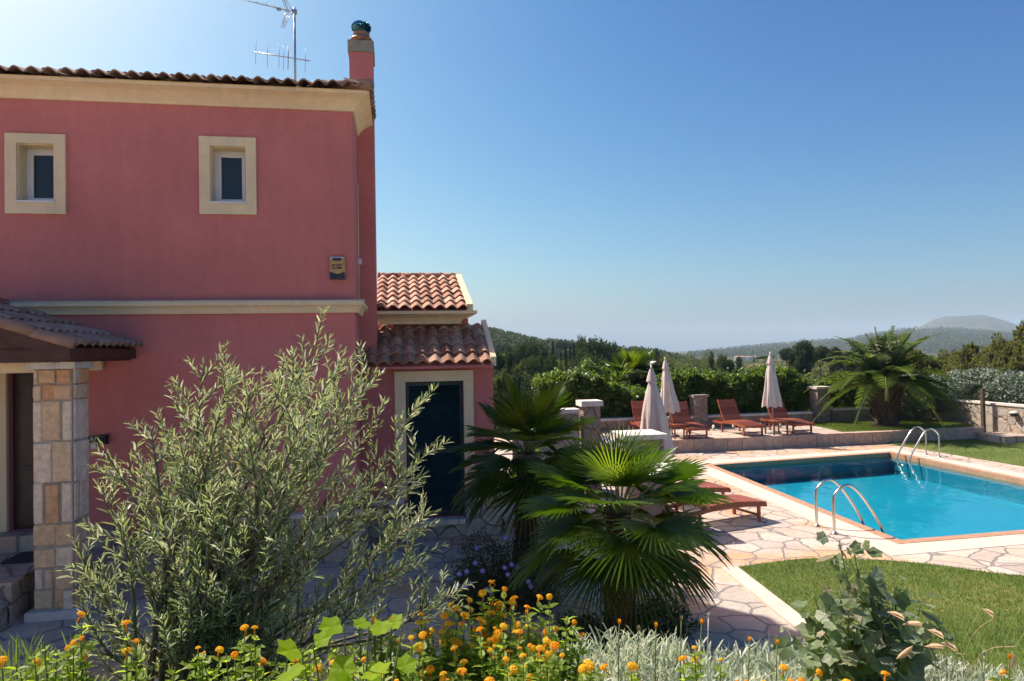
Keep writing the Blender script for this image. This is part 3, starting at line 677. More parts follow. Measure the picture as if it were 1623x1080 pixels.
mb = MB(); board(mb, -.36, 1.19, 11.45, 3.62, 13.6, 4.38, -.04, -.01); board(mb, -.36, 1.19, 15.87, 3.62, 13.6, 4.38, -.04, -.01); mb.add([(1.12, 11.6, 3.5), (1.12, 15.5, 3.5), (1.12, 15.5, 3.75), (1.12, 13.6, 4.36), (1.12, 11.6, 3.64), (1.0, 11.6, 3.5), (1.0, 15.5, 3.5), (1.0, 15.5, 3.75), (1.0, 13.6, 4.36), (1.0, 11.6, 3.64)], [(0, 1, 2, 3, 4), (9, 8, 7, 6, 5)]); mb.build('roof_deck', 'stucco_red', r2)
mb = MB(); board(mb, 1.155, 1.26, 11.45, 3.63, 13.62, 4.41, -.06, .09); board(mb, 1.155, 1.26, 15.9, 3.63, 13.62, 4.41, -.06, .09); mb.build('verge', 'trim_cream', r2)
mb = MB(); prof = [(0, 3.40), (.10, 3.40), (.12, 3.45), (.17, 3.50), (.27, 3.54), (.36, 3.56), (.36, 3.61), (0, 3.61)]
mb.sweep(prof[::-1], [(-.33, 11.80, 0, -1), (1.22-.25, 11.80, 1, -1), (1.22-.25, 15.5, 1, 0)]); mb.build('cornice', 'trim_cream', villa)

# porch: steps, floor, door, columns, gabled roof
mb = MB(); mb.box((-7.2, 8.42, 0), (-4.26, 9.876, .42)); mb.box((-4.262, 9.0, 0), (-3.42, 9.876, .42)); mb.box((-7.2, 8.05, 0), (-4.3, 8.418, .21)); mb.build('porch_floor', 'rubble_stone', villa)
mb = MB(); mb.box((-7.2, 8.39, .42), (-4.24, 9.876, .455)); mb.box((-4.238, 9.0, .42), (-3.40, 9.876, .455)); mb.box((-7.2, 8.02, .21), (-4.28, 8.388, .243)); mb.box((-5.3, 9.70, .456), (-3.7, 9.997, .655)); mb.build('porch_steps', 'crazy_paving', villa)
mb = MB(); mb.box((DX0, 10.10, DZ0), (DX1, 10.16, DZ1)); 
for a, b, c, d in ((DX0+.12, DX0+.44, .8, 1.5), (DX0+.52, DX1-.12, .8, 1.5), (DX0+.12, DX0+.44, 1.62, 2.6), (DX0+.52, DX1-.12, 1.62, 2.6)):
    mb.box((a, 10.075, c), (b, 10.099, d)); mb.box((a+.05, 10.06, c+.05), (b-.05, 10.074, d-.05))
dd = mb.build('front_door', 'door_wood', villa)
mb = MB(); mb.tube([(DX0+.9, 10.10, 1.66), (DX0+.9, 10.02, 1.66), (DX0+.8, 10.02, 1.66)], .012, 8); mb.build('handle', 'steel', dd)
mb = MB(); mb.box((DX0-.30, 9.94, .66), (DX0-.002, 9.998, 2.9)); mb.box((DX0, 9.94, DZ1+.002), (DX1+.2, 9.998, 2.9)); mb.build('door_surround', 'trim_cream', villa)
# stone columns: coursed blocks over a mortar core
FACE = [  # rows from the top: z0, z1, [fractions and tone]
    (2.62, 2.80, [(0, .16, .3), (.16, .62, .5), (.62, 1, .62)]), (2.45, 2.62, [(0, .2, .28), (.2, .55, .62), (.55, 1, .45)]),
    (1.98, 2.45, [(0, .22, .02), (.22, .72, .38), (.72, 1, .05)]), (1.52, 1.98, [(0, .48, .04), (.48, 1, .32)]),
    (1.06, 1.52, [(0, .27, .03), (.27, .68, .55), (.68, 1, .02)]), (.80, 1.06, [(0, .56, .4), (.56, 1, .42)]), (.56, .80, [(0, .56, .36), (.56, 1, .06)]),
    (.32, .56, [(0, .24, .78), (.24, .5, .34), (.5, 1, .40)]), (.10, .32, [(0, .52, .35), (.52, .74, .5), (.74, 1, .05)])]
def column(parent, x0, y0, w=.405, seed=0):
    rr = random.Random(seed); mb = MB(); 
    MBc = MB().box((x0+.004, y0+.004, 0), (x0+w-.004, y0+w-.004, 2.8)); c = MBc.build('porch_column', 'mortar', parent)
    for z0, z1, cells in FACE:
        for side in range(4):
            cc = cells if side == 0 else [(0, a, rr.random()) if k == 0 else ((a, 1, rr.random())) for a in [rr.uniform(.35, .65)] for k in range(2)]
            for a, b, t in cc:
                g = .008; j = lambda: rr.uniform(-.016, .016); o = rr.uniform(0, .014)
                a2, b2 = a*w+g+j()*(a > 0), b*w-g+j()*(b < 1); zz0, zz1 = z0+g+j(), z1-g+j()
                if side % 2: a2, b2 = max(a2, .03), min(b2, w-.03)
                P = [(a2, -o), (b2, -o), (b2, .028), (a2, .028)]
                def tr(p):
                    u, d = p
                    return ((x0+u, y0+d), (x0+w-d, y0+u), (x0+w-u, y0+w-d), (x0+d, y0+w-u))[side]
                Q = [tr(p) for p in P]; b_ = .010
                q2 = [tr(p) for p in [(a2+b_, -o-.012), (b2-b_, -o-.012)]]
                V = [(x, y, zz0) for x, y in Q]+[(x, y, zz1) for x, y in Q]+[(*q2[0], zz0+b_+j()*.4), (*q2[1], zz0+b_), (*q2[1], zz1-b_), (*q2[0], zz1-b_+j()*.4)]
                mb.add(V, [(8, 9, 10, 11), (0, 1, 9, 8), (1, 5, 10, 9), (5, 4, 11, 10), (4, 0, 8, 11), (4, 5, 6, 7), (0, 3, 2, 1), (1, 2, 6, 5), (0, 4, 7, 3)], t)
    mb.build('stone_facing', 'column_stone', c)
    mb = MB().box((x0-.07, y0-.07, 0), (x0+w+.07, y0+w+.07, .095)); mb.build('column_base', 'cap_white', c)
    mb = MB(); mb.box((x0-.045, y0-.045, 2.80), (x0+.24, y0+w+.045, 2.875)); mb.box((x0+.243, y0-.045, 2.80), (x0+.29, y0+w+.045, 2.872)); mb.box((x0+.293, y0-.045, 2.80), (x0+w+.045, y0+w+.045, 2.876)); mb.build('capital', 'cap_white', c)
column(villa, -4.055, 8.47, seed=3); column(villa, -6.85, 8.47, seed=5)
mb = MB(); mb.box((-6.4, 8.60, 2.76), (-4.10, 8.85, 2.876)); mb.build('lintel', 'trim_cream', villa)
mb = MB(); mb.box((-6.9, 8.34, 2.877), (-3.60, 8.50, 3.02)); mb.box((-3.74, 8.502, 2.877), (-3.58, 9.99, 3.02)); mb.box((-6.9, 8.502, 2.877), (-6.74, 9.99, 3.02))
mb.tube([(-3.66, 8.36, 2.95), (-3.52, 8.36, 2.95)], .065, 8)
rxr, rzr, exl, exr, ez = -5.12, 3.60, -6.79, -3.45, 3.03
sp = (rzr-ez)/(exr-rxr)
mb.add([(-6.6, 8.36, 3.02), (-3.72, 8.36, 3.02), (rxr, 8.36, rzr-.1), (-6.6, 8.44, 3.02), (-3.72, 8.44, 3.02), (rxr, 8.44, rzr-.1)], [(0, 1, 2), (5, 4, 3), (0, 2, 5, 3), (1, 4, 5, 2)])
def slopeboard(mb, xa, za, xb, zb, y0, y1, h0, h1):
    mb.add([(xa, y0, za+h0), (xb, y0, zb+h0), (xb, y1, zb+h0), (xa, y1, za+h0), (xa, y0, za+h1), (xb, y0, zb+h1), (xb, y1, zb+h1), (xa, y1, za+h1)],
           [(3, 2, 1, 0), (4, 5, 6, 7), (0, 1, 5, 4), (1, 2, 6, 5), (2, 3, 7, 6), (3, 0, 4, 7)])
slopeboard(mb, rxr, rzr, exr-.06, ez+.03, 8.10, 9.99, -.16, -.03); slopeboard(mb, exl+.06, ez+.03, rxr, rzr, 8.10, 9.99, -.16, -.03)
mb.build('porch_beam', 'dark_wood', villa)
mb = MB(); mb.add([(-5.9, 8.33, 3.03), (-4.35, 8.33, 3.03), (rxr, 8.33, 3.28), (-5.9, 8.357, 3.03), (-4.35, 8.357, 3.03), (rxr, 8.357, 3.28)], [(0, 1, 2), (5, 4, 3), (0, 2, 5, 3), (1, 4, 5, 2), (0, 3, 4, 1)]); mb.build('gable_panel', 'stucco_red', villa)
mb = MB(); l = hypot(exr-rxr, rzr-ez); cs, sn = (exr-rxr)/l, (rzr-ez)/l
tiles(mb, (exr, 8.06, ez), (0, 1, 0), (-cs, 0, sn), (sn, 0, cs), 1.93, l, .19, .42, amp=.06); tiles(mb, (exl, 9.99, ez), (0, -1, 0), (cs, 0, sn), (-sn, 0, cs), 1.93, l, .19, .42)
for i in range(5):                                   # round verge tiles capping the gable edge
    a, b = i*.42, i*.42+.46
    mb.tube([(exr-cs*a, 8.07, ez+sn*a+.045), (exr-cs*b, 8.07, ez+sn*b+.03)], [.066, .055], 10, random.random())
mb.tube([(rxr, 8.05, rzr+.03), (rxr, 9.99, rzr+.03)], .09, 10)
mb.build('porch_roof', 'old_roof_tile', villa)

# things on the walls
t = wthing('doormat', 'dark doormat lying on the porch in front of the door', 'doormat', (-4.6, 9.4, .456)); MB().box((-4.75, 9.15, .457), (-4.15, 9.62, .475)).build('mat', 'doormat', t)
t = wthing('alarm_siren', 'amber and navy alarm box high on the red wall near the corner', 'alarm box', (-.83, 10, 3.98))
mb = MB(); mb.prism([(-.935, 9.998), (-.935, 9.94), (-.90, 9.915), (-.76, 9.915), (-.725, 9.94), (-.725, 9.998)], 4.045, 4.27); mb.build('case', 'siren_amber', t)
mb = MB(); mb.prism([(-.93, 9.998), (-.93, 9.93), (-.885, 9.908), (-.775, 9.908), (-.73, 9.93), (-.73, 9.998)], 3.975, 4.044)
mb.add([(-.932, 9.912, 4.045), (-.83, 9.906, 4.03), (-.728, 9.912, 4.045), (-.728, 9.912, 4.075), (-.83, 9.906, 4.045), (-.932, 9.912, 4.075)], [(0, 1, 4, 5), (1, 2, 3, 4)]); mb.build('base', 'siren_navy', t)
mb = MB(); mb.box((-.89, 9.908, 4.235), (-.77, 9.93, 4.272)); mb.build('lens', 'siren_navy', t)
mb = MB(); mb.box((-.925, 9.925, 4.271), (-.735, 9.998, 4.29)); mb.build('top_cap', 'galvanised', t)
text_mesh('SECURITY', .036, 'lettering', 'siren_lettering', t, (-.83, 9.912, 4.168), bold=.0006)
text_mesh('ALARM', .040, 'lettering', 'siren_lettering', t, (-.83, 9.912, 4.130), bold=.0008)
t = wthing('house_sign', 'small dark sign reading A1 beside the stone column', 'sign', (-4.0, 10, 1.8))
MB().box((-4.12, 9.975, 1.79), (-3.975, 9.998, 1.875)).build('plate', 'sign_green', t)
text_mesh('A1', .075, 'lettering', 'sign_letters', t, (-4.045, 9.972, 1.832), bold=.0015)
t = wthing('light_switch', 'small cream switch plate under the A1 sign', 'switch', (-4.05, 10, 1.7)); MB().box((-4.09, 9.98, 1.69), (-3.995, 9.998, 1.785)).build('plate', 'socket_cream', t); MB().box((-4.07, 9.972, 1.71), (-4.015, 9.979, 1.765)).build('rocker', 'white_pvc', t)
t = wthing('wall_lamp', 'black box wall lamp next to the A1 sign', 'lamp', (-3.91, 10, 1.75))
mb = MB(); mb.box((-3.972, 9.93, 1.76), (-3.86, 9.998, 1.89)); mb.box((-3.96, 9.90, 1.775), (-3.872, 9.929, 1.875)); mb.build('housing', 'black_plastic', t); MB().tube([(-3.915, 9.90, 1.825), (-3.915, 9.885, 1.825)], .03, 12).build('lens', 'window_glass', t)
t = wthing('drain_pipe', 'thin pale pipe with a clip running down the corner of the house beside the chimney', 'pipe', (-.575, 10.9, 3.7))
MB().tube([(-.588, 10.95, 3.68), (-.588, 10.95, 5.6)], .010, 8).build('pipe', 'trim_cream', t); MB().box((-.598, 10.92, 4.32), (-.54, 10.98, 4.40)).build('clip', 'white_pvc', t)
# television aerial
t = wthing('tv_antenna', 'metal television aerial on a pole above the tiled roof', 'antenna', (-1.56, 11.3, 6.9))
MB().tube([(-1.56, 11.3, 6.9), (-1.56, 11.3, 8.50)], .019, 10).build('mast', 'galvanised', t)
mb = MB(); mb.tube([(-2.17, 11.27, 7.73), (-1.33, 11.36, 7.67)], .008, 6)
for k, tt in enumerate((0.0, .21, .42, .50, .585, .70, .90)):
    x = -2.16+.83*tt; y = 11.27+.09*tt; z = 7.73-.06*tt; mb.tube([(x, y, z-.19-.03*(k % 2)), (x+.012, y, z+.19)], .0045 if k != 4 else .008, 5)
mb.build('dipole_array', 'galvanised', t)
mb = MB(); mb.tube([(-2.55, 11.22, 8.58), (-1.56, 11.3, 8.42)], .008, 6); mb.box((-1.60, 11.27, 8.40), (-1.52, 11.33, 8.46)); mb.box((-1.83, 11.25, 8.43), (-1.76, 11.30, 8.46))
for s_ in (1, -1):
    for dx in (-.05, .0, .05): mb.tube([(-1.64+dx, 11.28, 8.42), (-1.74+dx*.4 - (0 if s_ < 0 else .0), 11.28+.1*dx, 8.42+s_*.27)], .005, 5)
for k in range(5): mb.tube([(-1.67-.014*k, 11.2, 8.42-.045*k), (-1.67-.014*k, 11.36, 8.42-.045*k)], .004, 5); mb.tube([(-1.67-.014*k, 11.2, 8.46+.045*k), (-1.67-.014*k, 11.36, 8.46+.045*k)], .004, 5)
for k in range(6): mb.tube([(-2.5+.13*k, 11.19, 8.57-.02*k), (-2.5+.13*k, 11.27, 8.57-.02*k)], .004, 5)
mb.build('directional_array', 'galvanised', t)
# ------------------------------------------------------------------ garden walls and pillars
def capped_wall(label, p0, p1, z0, z1, th=.3, mat='dark_rubble', cap='cap_white', capt=.06, group=None):
    a, b = Vector(p0), Vector(p1); L = (b-a).length; ang = atan2(b.y-a.y, b.x-a.x)
    t = wthing('garden_wall', label, 'wall', (*((a+b)/2), z0), group)
    c = (a+b)/2
    MB().box((c.x-L/2, c.y-th/2, z0), (c.x+L/2, c.y+th/2, z1-capt), rot=ang, piv=(c.x, c.y)).build('masonry', mat, t)
    mb = MB(); x = c.x-L/2
    while x < c.x+L/2-.05:
        w = min(random.uniform(.4, .7), c.x+L/2-x); mb.box((x, c.y-th/2-.03, z1-capt+.001), (x+w-.008, c.y+th/2+.03, z1+random.uniform(-.006, .006)), random.random(), rot=ang, piv=(c.x, c.y)); x += w
    mb.build('coping', cap, t); return t
capped_wall('low stone wall with pale coping behind the loungers', (5.2, 21.0), (13.6, 21.0), .3, .72)
capped_wall('low stone wall with pale coping behind the date palm', (14.35, 21.0), (18.1, 21.0), .3, .80)
capped_wall('sunlit stone wall at the right end of the garden', (18.25, 20.7), (18.25, 16.6), 0, 1.06, .3, 'rubble_stone')
def pillar(label, x, y, w, z0, z1, mat='dark_rubble', cap='cap_white', d=None, capt=.08):
    d = d or w; t = wthing('stone_pillar', label, 'pillar', (x, y, z0))
    MB().box((x-w/2, y-d/2, z0), (x+w/2, y+d/2, z1-capt)).build('shaft', mat, t)
    MB().box((x-w/2-.05, y-d/2-.05, z1-capt+.001), (x+w/2+.05, y+d/2+.05, z1)).build('cap', cap, t); return t
pillar('square stone pillar with flat cap between the vine hedge and the date palm', 13.98, 21.0, .46, .3, 1.55, cap='trim_stone')
pillar('stone pillar half covered by the dark hedge behind the loungers', 9.62, 20.95, .42, .3, 1.40, cap='dark_rubble')
pillar('stone pillar with thick pale cap right behind the front fan palm', 3.88, 10.75, .62, 0, 1.54, d=.62)
pillar('far pale capped pillar seen over the dark fan palm', 3.92, 13.8, .36, 0, 1.86, d=.36, capt=.11)
t = wthing('garden_wall', 'waist high wall with white coping beside the far pale capped pillar', 'wall', (3.2, 13.8, 0))
MB().box((2.3, 13.65, 0), (3.66, 13.95, 1.62)).build('masonry', 'rubble_stone', t); MB().box((2.3, 13.6, 1.622), (3.66, 14.0, 1.70)).build('coping', 'cap_white', t)
t = wthing('wooden_post', 'thin grey wooden post standing against the sunlit stone wall', 'post', (17.9, 18.55, .2)); MB().box((17.86, 18.5, .0), (17.94, 18.6, 1.5)).build('post', 'bark', t)
t = wthing('bulkhead_lamp', 'round lamp with pale top on the sunlit stone wall', 'lamp', (18.1, 17.6, .75)); mb = MB(); lathe(mb, [(.02, .70), (.09, .73), (.10, .80)], 18.02, 17.6, 14); mb.build('shade', 'dark_wood', t); mb = MB(); lathe(mb, [(.11, .801), (.10, .83), (.04, .86)], 18.02, 17.6, 14); mb.build('hood', 'cap_white', t)

# ------------------------------------------------------------------ loungers
def lounger(label, back=58, group='wooden loungers around the pool'):
    """foot end towards local -Y, origin on the ground in the middle"""
    t = thing('sun_lounger', label, 'sun lounger', group=group); R_ = random.random
    L0, L1, w, h = -.95, .95, .31, .33
    mb = MB()
    def rail(x):
        ys = np.linspace(L0, L1, 13); prev = None
        for y in ys:
            z = h-.045+.05*cos((y-(-.15))*2.2)*(y < .35); 
            if prev: 
                (ya, za) = prev; mb.add([(x-.014, ya, za-.04), (x+.014, ya, za-.04), (x+.014, ya, za+.03), (x-.014, ya, za+.03), (x-.014, y, z-.04), (x+.014, y, z-.04), (x+.014, y, z+.03), (x-.014, y, z+.03)],
                       [(0, 4, 7, 3), (1, 2, 6, 5), (3, 7, 6, 2), (0, 1, 5, 4), (0, 3, 2, 1), (4, 5, 6, 7)], .5)
            prev = (y, z)
    rail(-w); rail(w); mb.box((-w+.015, L0, h-.07), (w-.015, L0+.025, h-.01), .4); mb.box((-w+.015, L1-.03, h-.08), (w-.015, L1, h-.02), .4)
    mb.build('frame', 'teak', t)
    mb = MB(); y = L0+.03
    while y < .25:
        z = h-.045+.05*cos((y+.15)*2.2)+.031; mb.box((-w-.005, y, z), (w+.005, y+.052, z+.016), R_()); y += .066
    mb.build('seat', 'teak', t)
    a = radians(back); mb = MB(); y0, z0 = .30, h-.01; ca, sa = cos(a), sin(a)
    def bx(x0, x1, u0, u1, v0, v1, r):
        P = []
        for x in (x0, x1):
            for (u, v) in ((u0, v0), (u1, v0), (u1, v1), (u0, v1)): P.append((x, y0+u*ca-v*sa, z0+u*sa+v*ca))
        mb.add(P, [(0, 1, 2, 3), (7, 6, 5, 4), (0, 4, 5, 1), (1, 5, 6, 2), (2, 6, 7, 3), (3, 7, 4, 0)], r)
    bx(-w+.02, -w+.05, 0, .78, -.04, 0, .6); bx(w-.05, w-.02, 0, .78, -.04, 0, .6)
    u = .01
    while u < .70: bx(-w+.021, w-.021, u, u+.052, .002, .018, R_()); u += .062
    mb.build('backrest', 'teak', t)
    for x in (-w+.07, w-.07): MB().tube([(x, y0+.5*ca, z0+.5*sa-.04), (x, y0+.40, h-.06)], .012, 6).build('back_strut', 'teak', t)
    for x in (-w+.02, w-.02): MB().box((x-.022, L0+.13, 0), (x+.022, L0+.175, h-.03), R_()).build('leg', 'teak', t)
    for x in (-w+.02, w-.02): MB().box((x-.022, .42, 0), (x+.022, .465, h-.06), R_()).build('leg', 'teak', t)
    MB().box((-w+.045, L0+.14, .09), (w-.045, L0+.165, .125), .4).build('stretcher', 'teak', t)
    for x in (-w-.03, w+.03): MB().tube([(x-.014, L1-.06, .085), (x+.014, L1-.06, .085)], .085, 18, .9).build('wheel', 'pole_wood', t)
    return t
l0 = lounger('middle of the three loungers on the terrace, backrest steep, left of the low table')
l0.location = (10.05, 19.15, .34); l0.rotation_euler.z = radians(2)
dup(l0, (8.33, 19.0, .34), radians(-3), 'lounger on the terrace behind the two left closed parasols')
dup(l0, (11.62, 19.15, .34), radians(1), 'lounger on the terrace to the right of the lone closed parasol')
dup(l0, (7.35, 19.7, .34), radians(-8), 'lounger mostly hidden behind the nearest closed parasol')
lf = lounger('front lounger by the pool beside the stone pillar, slatted shadow on the paving', 30)
lf.location = (5.05, 10.68, 0); lf.rotation_euler.z = radians(90+15)
dup(lf, (5.02, 11.92, 0), radians(90+12), 'second lounger by the pool, just behind the front one')
def table(label, loc, rz=0):
    t = thing('side_table', label, 'table', loc, rz, 'low wooden tables on the terrace')
    mb = MB(); y = -.25
    while y < .25: mb.box((-.25, y, .40), (.25, y+.055, .42), random.random()); y += .065
    mb.build('table_top', 'teak', t)
    mb = MB(); mb.box((-.22, -.215, .345), (.22, -.195, .399)); mb.box((-.22, .20, .345), (.22, .22, .399)); mb.box((-.22, -.194, .345), (-.20, .199, .399)); mb.box((.20, -.194, .345), (.22, .199, .399)); mb.build('apron', 'teak', t)
    for x in (-.215, .215):
        for y in (-.215, .215): MB().box((x-.018, y-.018, 0), (x+.018, y+.018, .344), random.random()).build('leg', 'teak', t)
    return t
tb = table('low wooden table under the lone closed parasol on the terrace', (10.90, 18.50, .34), .05)
dup(tb, (7.92, 18.55, .34), -.05, 'low wooden table between the two left closed parasols')

# ------------------------------------------------------------------ closed parasols
def parasol(label, loc, zb, zt, rmax, seed, lean=(0, 0), pole_top=None):
    t = wthing('closed_parasol', label, 'parasol', loc, 'closed cream parasols'); rr = np.random.default_rng(seed)
    x0, y0, z0 = loc; H = zt-z0
    def ax(z): k = (z-z0)/H; return x0+lean[0]*k, y0+lean[1]*k
    n = 64; ph = rr.uniform(0, 6.28, 6); V = []; rows = 18
    def ringv(z, r, fold, sag=0):
        cx_, cy_ = ax(z)
        for k in range(n):
            a = 2*pi*k/n; f = 1+fold*(.55*sin(8*a+ph[0])+.3*sin(5*a+ph[1])+.25*sin(13*a+ph[2]+3*z))
            zz = z+sag*(.5+.5*sin(8*a+ph[0]))
            V.append((cx_+r*f*cos(a), cy_+r*f*sin(a), zz))
    zc = zt-.30
    for i in range(rows):
        k = i/(rows-1); z = zc+.03+(zb-zc)*k; r = .075+(rmax-.075)*(k**.8); r *= 1+.04*sin(9*k+ph[3]); r -= .02*np.exp(-((k-.08)/.05)**2)
        ringv(z, r, .05+.20*k, -.05 if i == rows-1 else 0)
    mb = MB(); F = [(i*n+k, i*n+(k+1) % n, (i+1)*n+(k+1) % n, (i+1)*n+k) for i in range(rows-1) for k in range(n)]; mb.add(V, F, smooth=True)
    V = []; 
    for i in range(6):
        k = i/5; ringv(zt+(-.02-.27*k), .02+.085*k**.8, .03+.15*k, -.03 if i == 5 else 0)
    mb.add(V, [(i*n+k, i*n+(k+1) % n, (i+1)*n+(k+1) % n, (i+1)*n+k) for i in range(5) for k in range(n)]+[tuple(range(n))], smooth=True)
    mb.build('canopy', 'canvas', t)
    mb = MB(); za = zt-.9; cx_, cy_ = ax(za); rb = .075+(rmax-.075)*((zc-za)/(zc-zb))**.8
    mb.tube([(*ax(z0), z0+.02), (*ax(zt), zt+.03)], .021, 10); mb.build('pole', 'pole_wood', t)
    mb = MB(); lathe(mb, [(.22, z0), (.22, z0+.045), (.05, z0+.06), (.032, z0+.22)], x0, y0, 20); mb.build('base', 'concrete_cap', t)
    MB().tube([(*ax(zt), zt), (*ax(zt), zt+.05)], [.018, .008], 8).build('finial', 'pole_wood', t)
parasol('lone closed cream parasol on the terrace between two loungers', (10.98, 18.80, .34), 1.13, 2.72, .26, 1, (-.04, 0))
parasol('closed cream parasol with two tiered top, the left one on the terrace', (7.86, 19.0, .34), 1.05, 2.63, .27, 2, (-.14, 0))
parasol('nearest closed parasol with long grey canopy, standing behind the stone pillar', (5.22, 13.35, 0), .78, 2.55, .345, 3, (-.10, 0))

# folded deck chair behind the palms
t = wthing('deck_chair', 'blue cloth deck chair with white frame half hidden behind the front palm', 'deck chair', (4.45, 14.3, 0))
mb = MB()
for dy in (-.28, .28): mb.tube([(3.95, 14.3+dy, 1.32), (4.95, 14.3+dy, .60)], .018, 8); mb.tube([(4.25, 14.3+dy, 0), (4.8, 14.3+dy, .95)], .016, 8); mb.tube([(4.75, 14.3+dy, 0), (4.3, 14.3+dy, .9)], .016, 8)
mb.build('frame', 'white_metal', t)
mb = MB(); P = [(3.98, 1.31), (4.2, 1.10), (4.45, .78), (4.7, .62), (4.93, .60)]
mb.add([(x, y, z) for x, z in P for y in (14.04, 14.56)], [(2*i, 2*i+1, 2*i+3, 2*i+2) for i in range(4)], smooth=True); mb.build('cloth', 'blue_cloth', t)

# ------------------------------------------------------------------ pool ladders
def arc(P, n=6):
    return [tuple(v) for v in smooth_poly3(P, n)]
def smooth_poly3(pts, n=6):
    out = []; P = [Vector(p) for p in pts]
    for i in range(len(P)-1):
        p0, p1, p2, p3 = P[max(i-1, 0)], P[i], P[i+1], P[min(i+2, len(P)-1)]
        for k in range(n):
            t = k/n; out.append(.5*((2*p1)+(-p0+p2)*t+(2*p0-5*p1+4*p2-p3)*t*t+(-p0+3*p1-3*p2+p3)*t**3))
    return out+[P[-1]]
def ladder(label, foot, edge_, d, w=.47):
    """foot: deck point; d: unit direction over the water"""
    t = wthing('pool_ladder', label, 'ladder', (foot[0], foot[1], 0), 'stainless pool ladders'); d = Vector((*d, 0)); s = Vector((-d.y, d.x, 0)); f = Vector((*foot, 0))
    for k in (-w/2, w/2):
        b = f+s*k
        P = [b, b+Vector((0, 0, .45))+d*-.005, b+d*.03+Vector((0, 0, .62)), b+d*.22+Vector((0, 0, .74)), b+d*.42+Vector((0, 0, .62)), b+d*.70+Vector((0, 0, .22)), b+d*.86+Vector((0, 0, -.12)), b+d*.89+Vector((0, 0, -.3)), b+d*.90+Vector((0, 0, -.5))]
        MB().tube(arc(P, 7), .0215, 12).build('rail', 'steel', t)
        mb = MB(); lathe(mb, [(.05, .007), (.045, .02), (.026, .024), (.024, .04)], b.x, b.y, 16); mb.build('flange', 'steel', t)
    for z in (-.2, -.4):
        b0 = f+d*.90; p0, p1 = b0+s*(-w/2+.01), b0+s*(w/2-.01)
        mb = MB(); mb.tube([(p0.x, p0.y, z), (p1.x, p1.y, z)], .025, 8); mb.build('step', 'steel', t)
ladder('near pool ladder with two steel hoops at the left edge of the pool', (6.61, 9.86), None, (1, -.03))
ladder('far pool ladder with two steel hoops at the right edge of the pool', (13.66, 15.75), None, (-1, .03), .46)

# ------------------------------------------------------------------ leafy things round the garden
def leafy(name, label, cat, n, fn, L, W_, mat, shape=OVATE, loc=(0, 0, 0), group=None, stems=None, up=.3, jit=1.0, stem_mat='bark'):
    """fn(n) -> points and outward normals in world coordinates"""
    t = wthing(name, label, cat, loc, group); C, Nn = fn(n); m_ = len(C)
    D = unit(rdir(m_)*jit+Nn*.5+np.array([0, 0, -.25])); nn = unit(Nn+rdir(m_)*.8+np.array([0, 0, up]))
    mb = MB(); leaves(mb, C, D, nn, rng.uniform(.7, 1.25, m_)*L, rng.uniform(.8, 1.2, m_)*W_, shape, np.clip(rng.beta(2, 2, m_)+rng.normal(0, .05, m_), 0, 1)); mb.build('foliage', mat, t)
    if stems:
        mb = MB()
        for P, r in stems: mb.tube(P, r, 6)
        mb.build('stems', stem_mat, t)
    return t
def hedge_fn(x0, x1, y, th, z0, ztop, seed=0):
    """volume of leaves, denser at its skin; ztop(x)"""
    def fn(n):
        x = rng.uniform(x0, x1, n); zt = ztop(x)+.09*np.sin(x*9+seed)+.07*np.sin(x*21+2*seed)+.05*np.sin(x*43)
        u = rng.random(n)
        side = rng.random(n) < .42; top = ~side & (rng.random(n) < .55)
        z = z0+(zt-z0)*rng.random(n)**.8; yy = y+rng.uniform(-th/2, th/2, n)
        bul = .12*np.sin(x*3.1+z*4+seed)+.08*np.sin(x*7.7-z*6)
        yy = np.where(side, y-th/2+bul+rng.normal(0, .05, n), yy); z = np.where(top, zt+rng.normal(0, .06, n), z)
        Nn = np.where(side[:, None], np.array([0, -1, .3]), np.where(top[:, None], np.array([0, -.2, 1.]), rdir(n)))
        stick = rng.random(n) < .03; z = z+stick*rng.uniform(0, .25, n)
        return np.stack([x, yy, z], 1), Nn
    return fn
leafy('vine_hedge', 'bright leafy vine hedge left of the closed parasols', 'hedge', 26000, hedge_fn(4.4, 8.6, 22.0, 1.1, -.4, lambda x: 1.72+.28*np.sin(x*1.3+.5)-.1*(x-6)/2), .115, .08, 'hedge_leaf', loc=(6.5, 22, -.4), stems=[([(x, 22, -.6), (x+.1, 22.1, .5), (x-.1, 22, 1.3)], .03) for x in (4.8, 5.6, 6.5, 7.3, 8.2)])
leafy('vine_hedge', 'tall dark vine hedge behind the terrace loungers', 'hedge', 34000, hedge_fn(8.5, 13.5, 21.9, 1.0, .45, lambda x: 1.86+.08*np.sin(x*2.1), 2), .115, .085, 'hedge_leaf', loc=(11, 21.9, .4), stems=[([(x, 21.9, -.6), (x+.1, 22, .8), (x-.1, 21.9, 1.6)], .03) for x in (8.8, 9.9, 10.8, 11.8, 12.9)])
leafy('climbing_vine', 'loose climbing vine on wires between the pillar and the date palm', 'vine', 8500, hedge_fn(13.4, 17.2, 21.6, .5, .75, lambda x: 1.55+.05*np.sin(x*3), 4), .11, .08, 'hedge_leaf', loc=(15.2, 21.6, .4), stems=[([(x, 21.6, -.5), (x+.15, 21.6, .7), (x, 21.6, 1.4)], .02) for x in (13.7, 14.6, 15.5, 16.4, 17)]+[([(13.4, 21.6, z), (17.2, 21.6, z)], .006) for z in (.95, 1.25)])
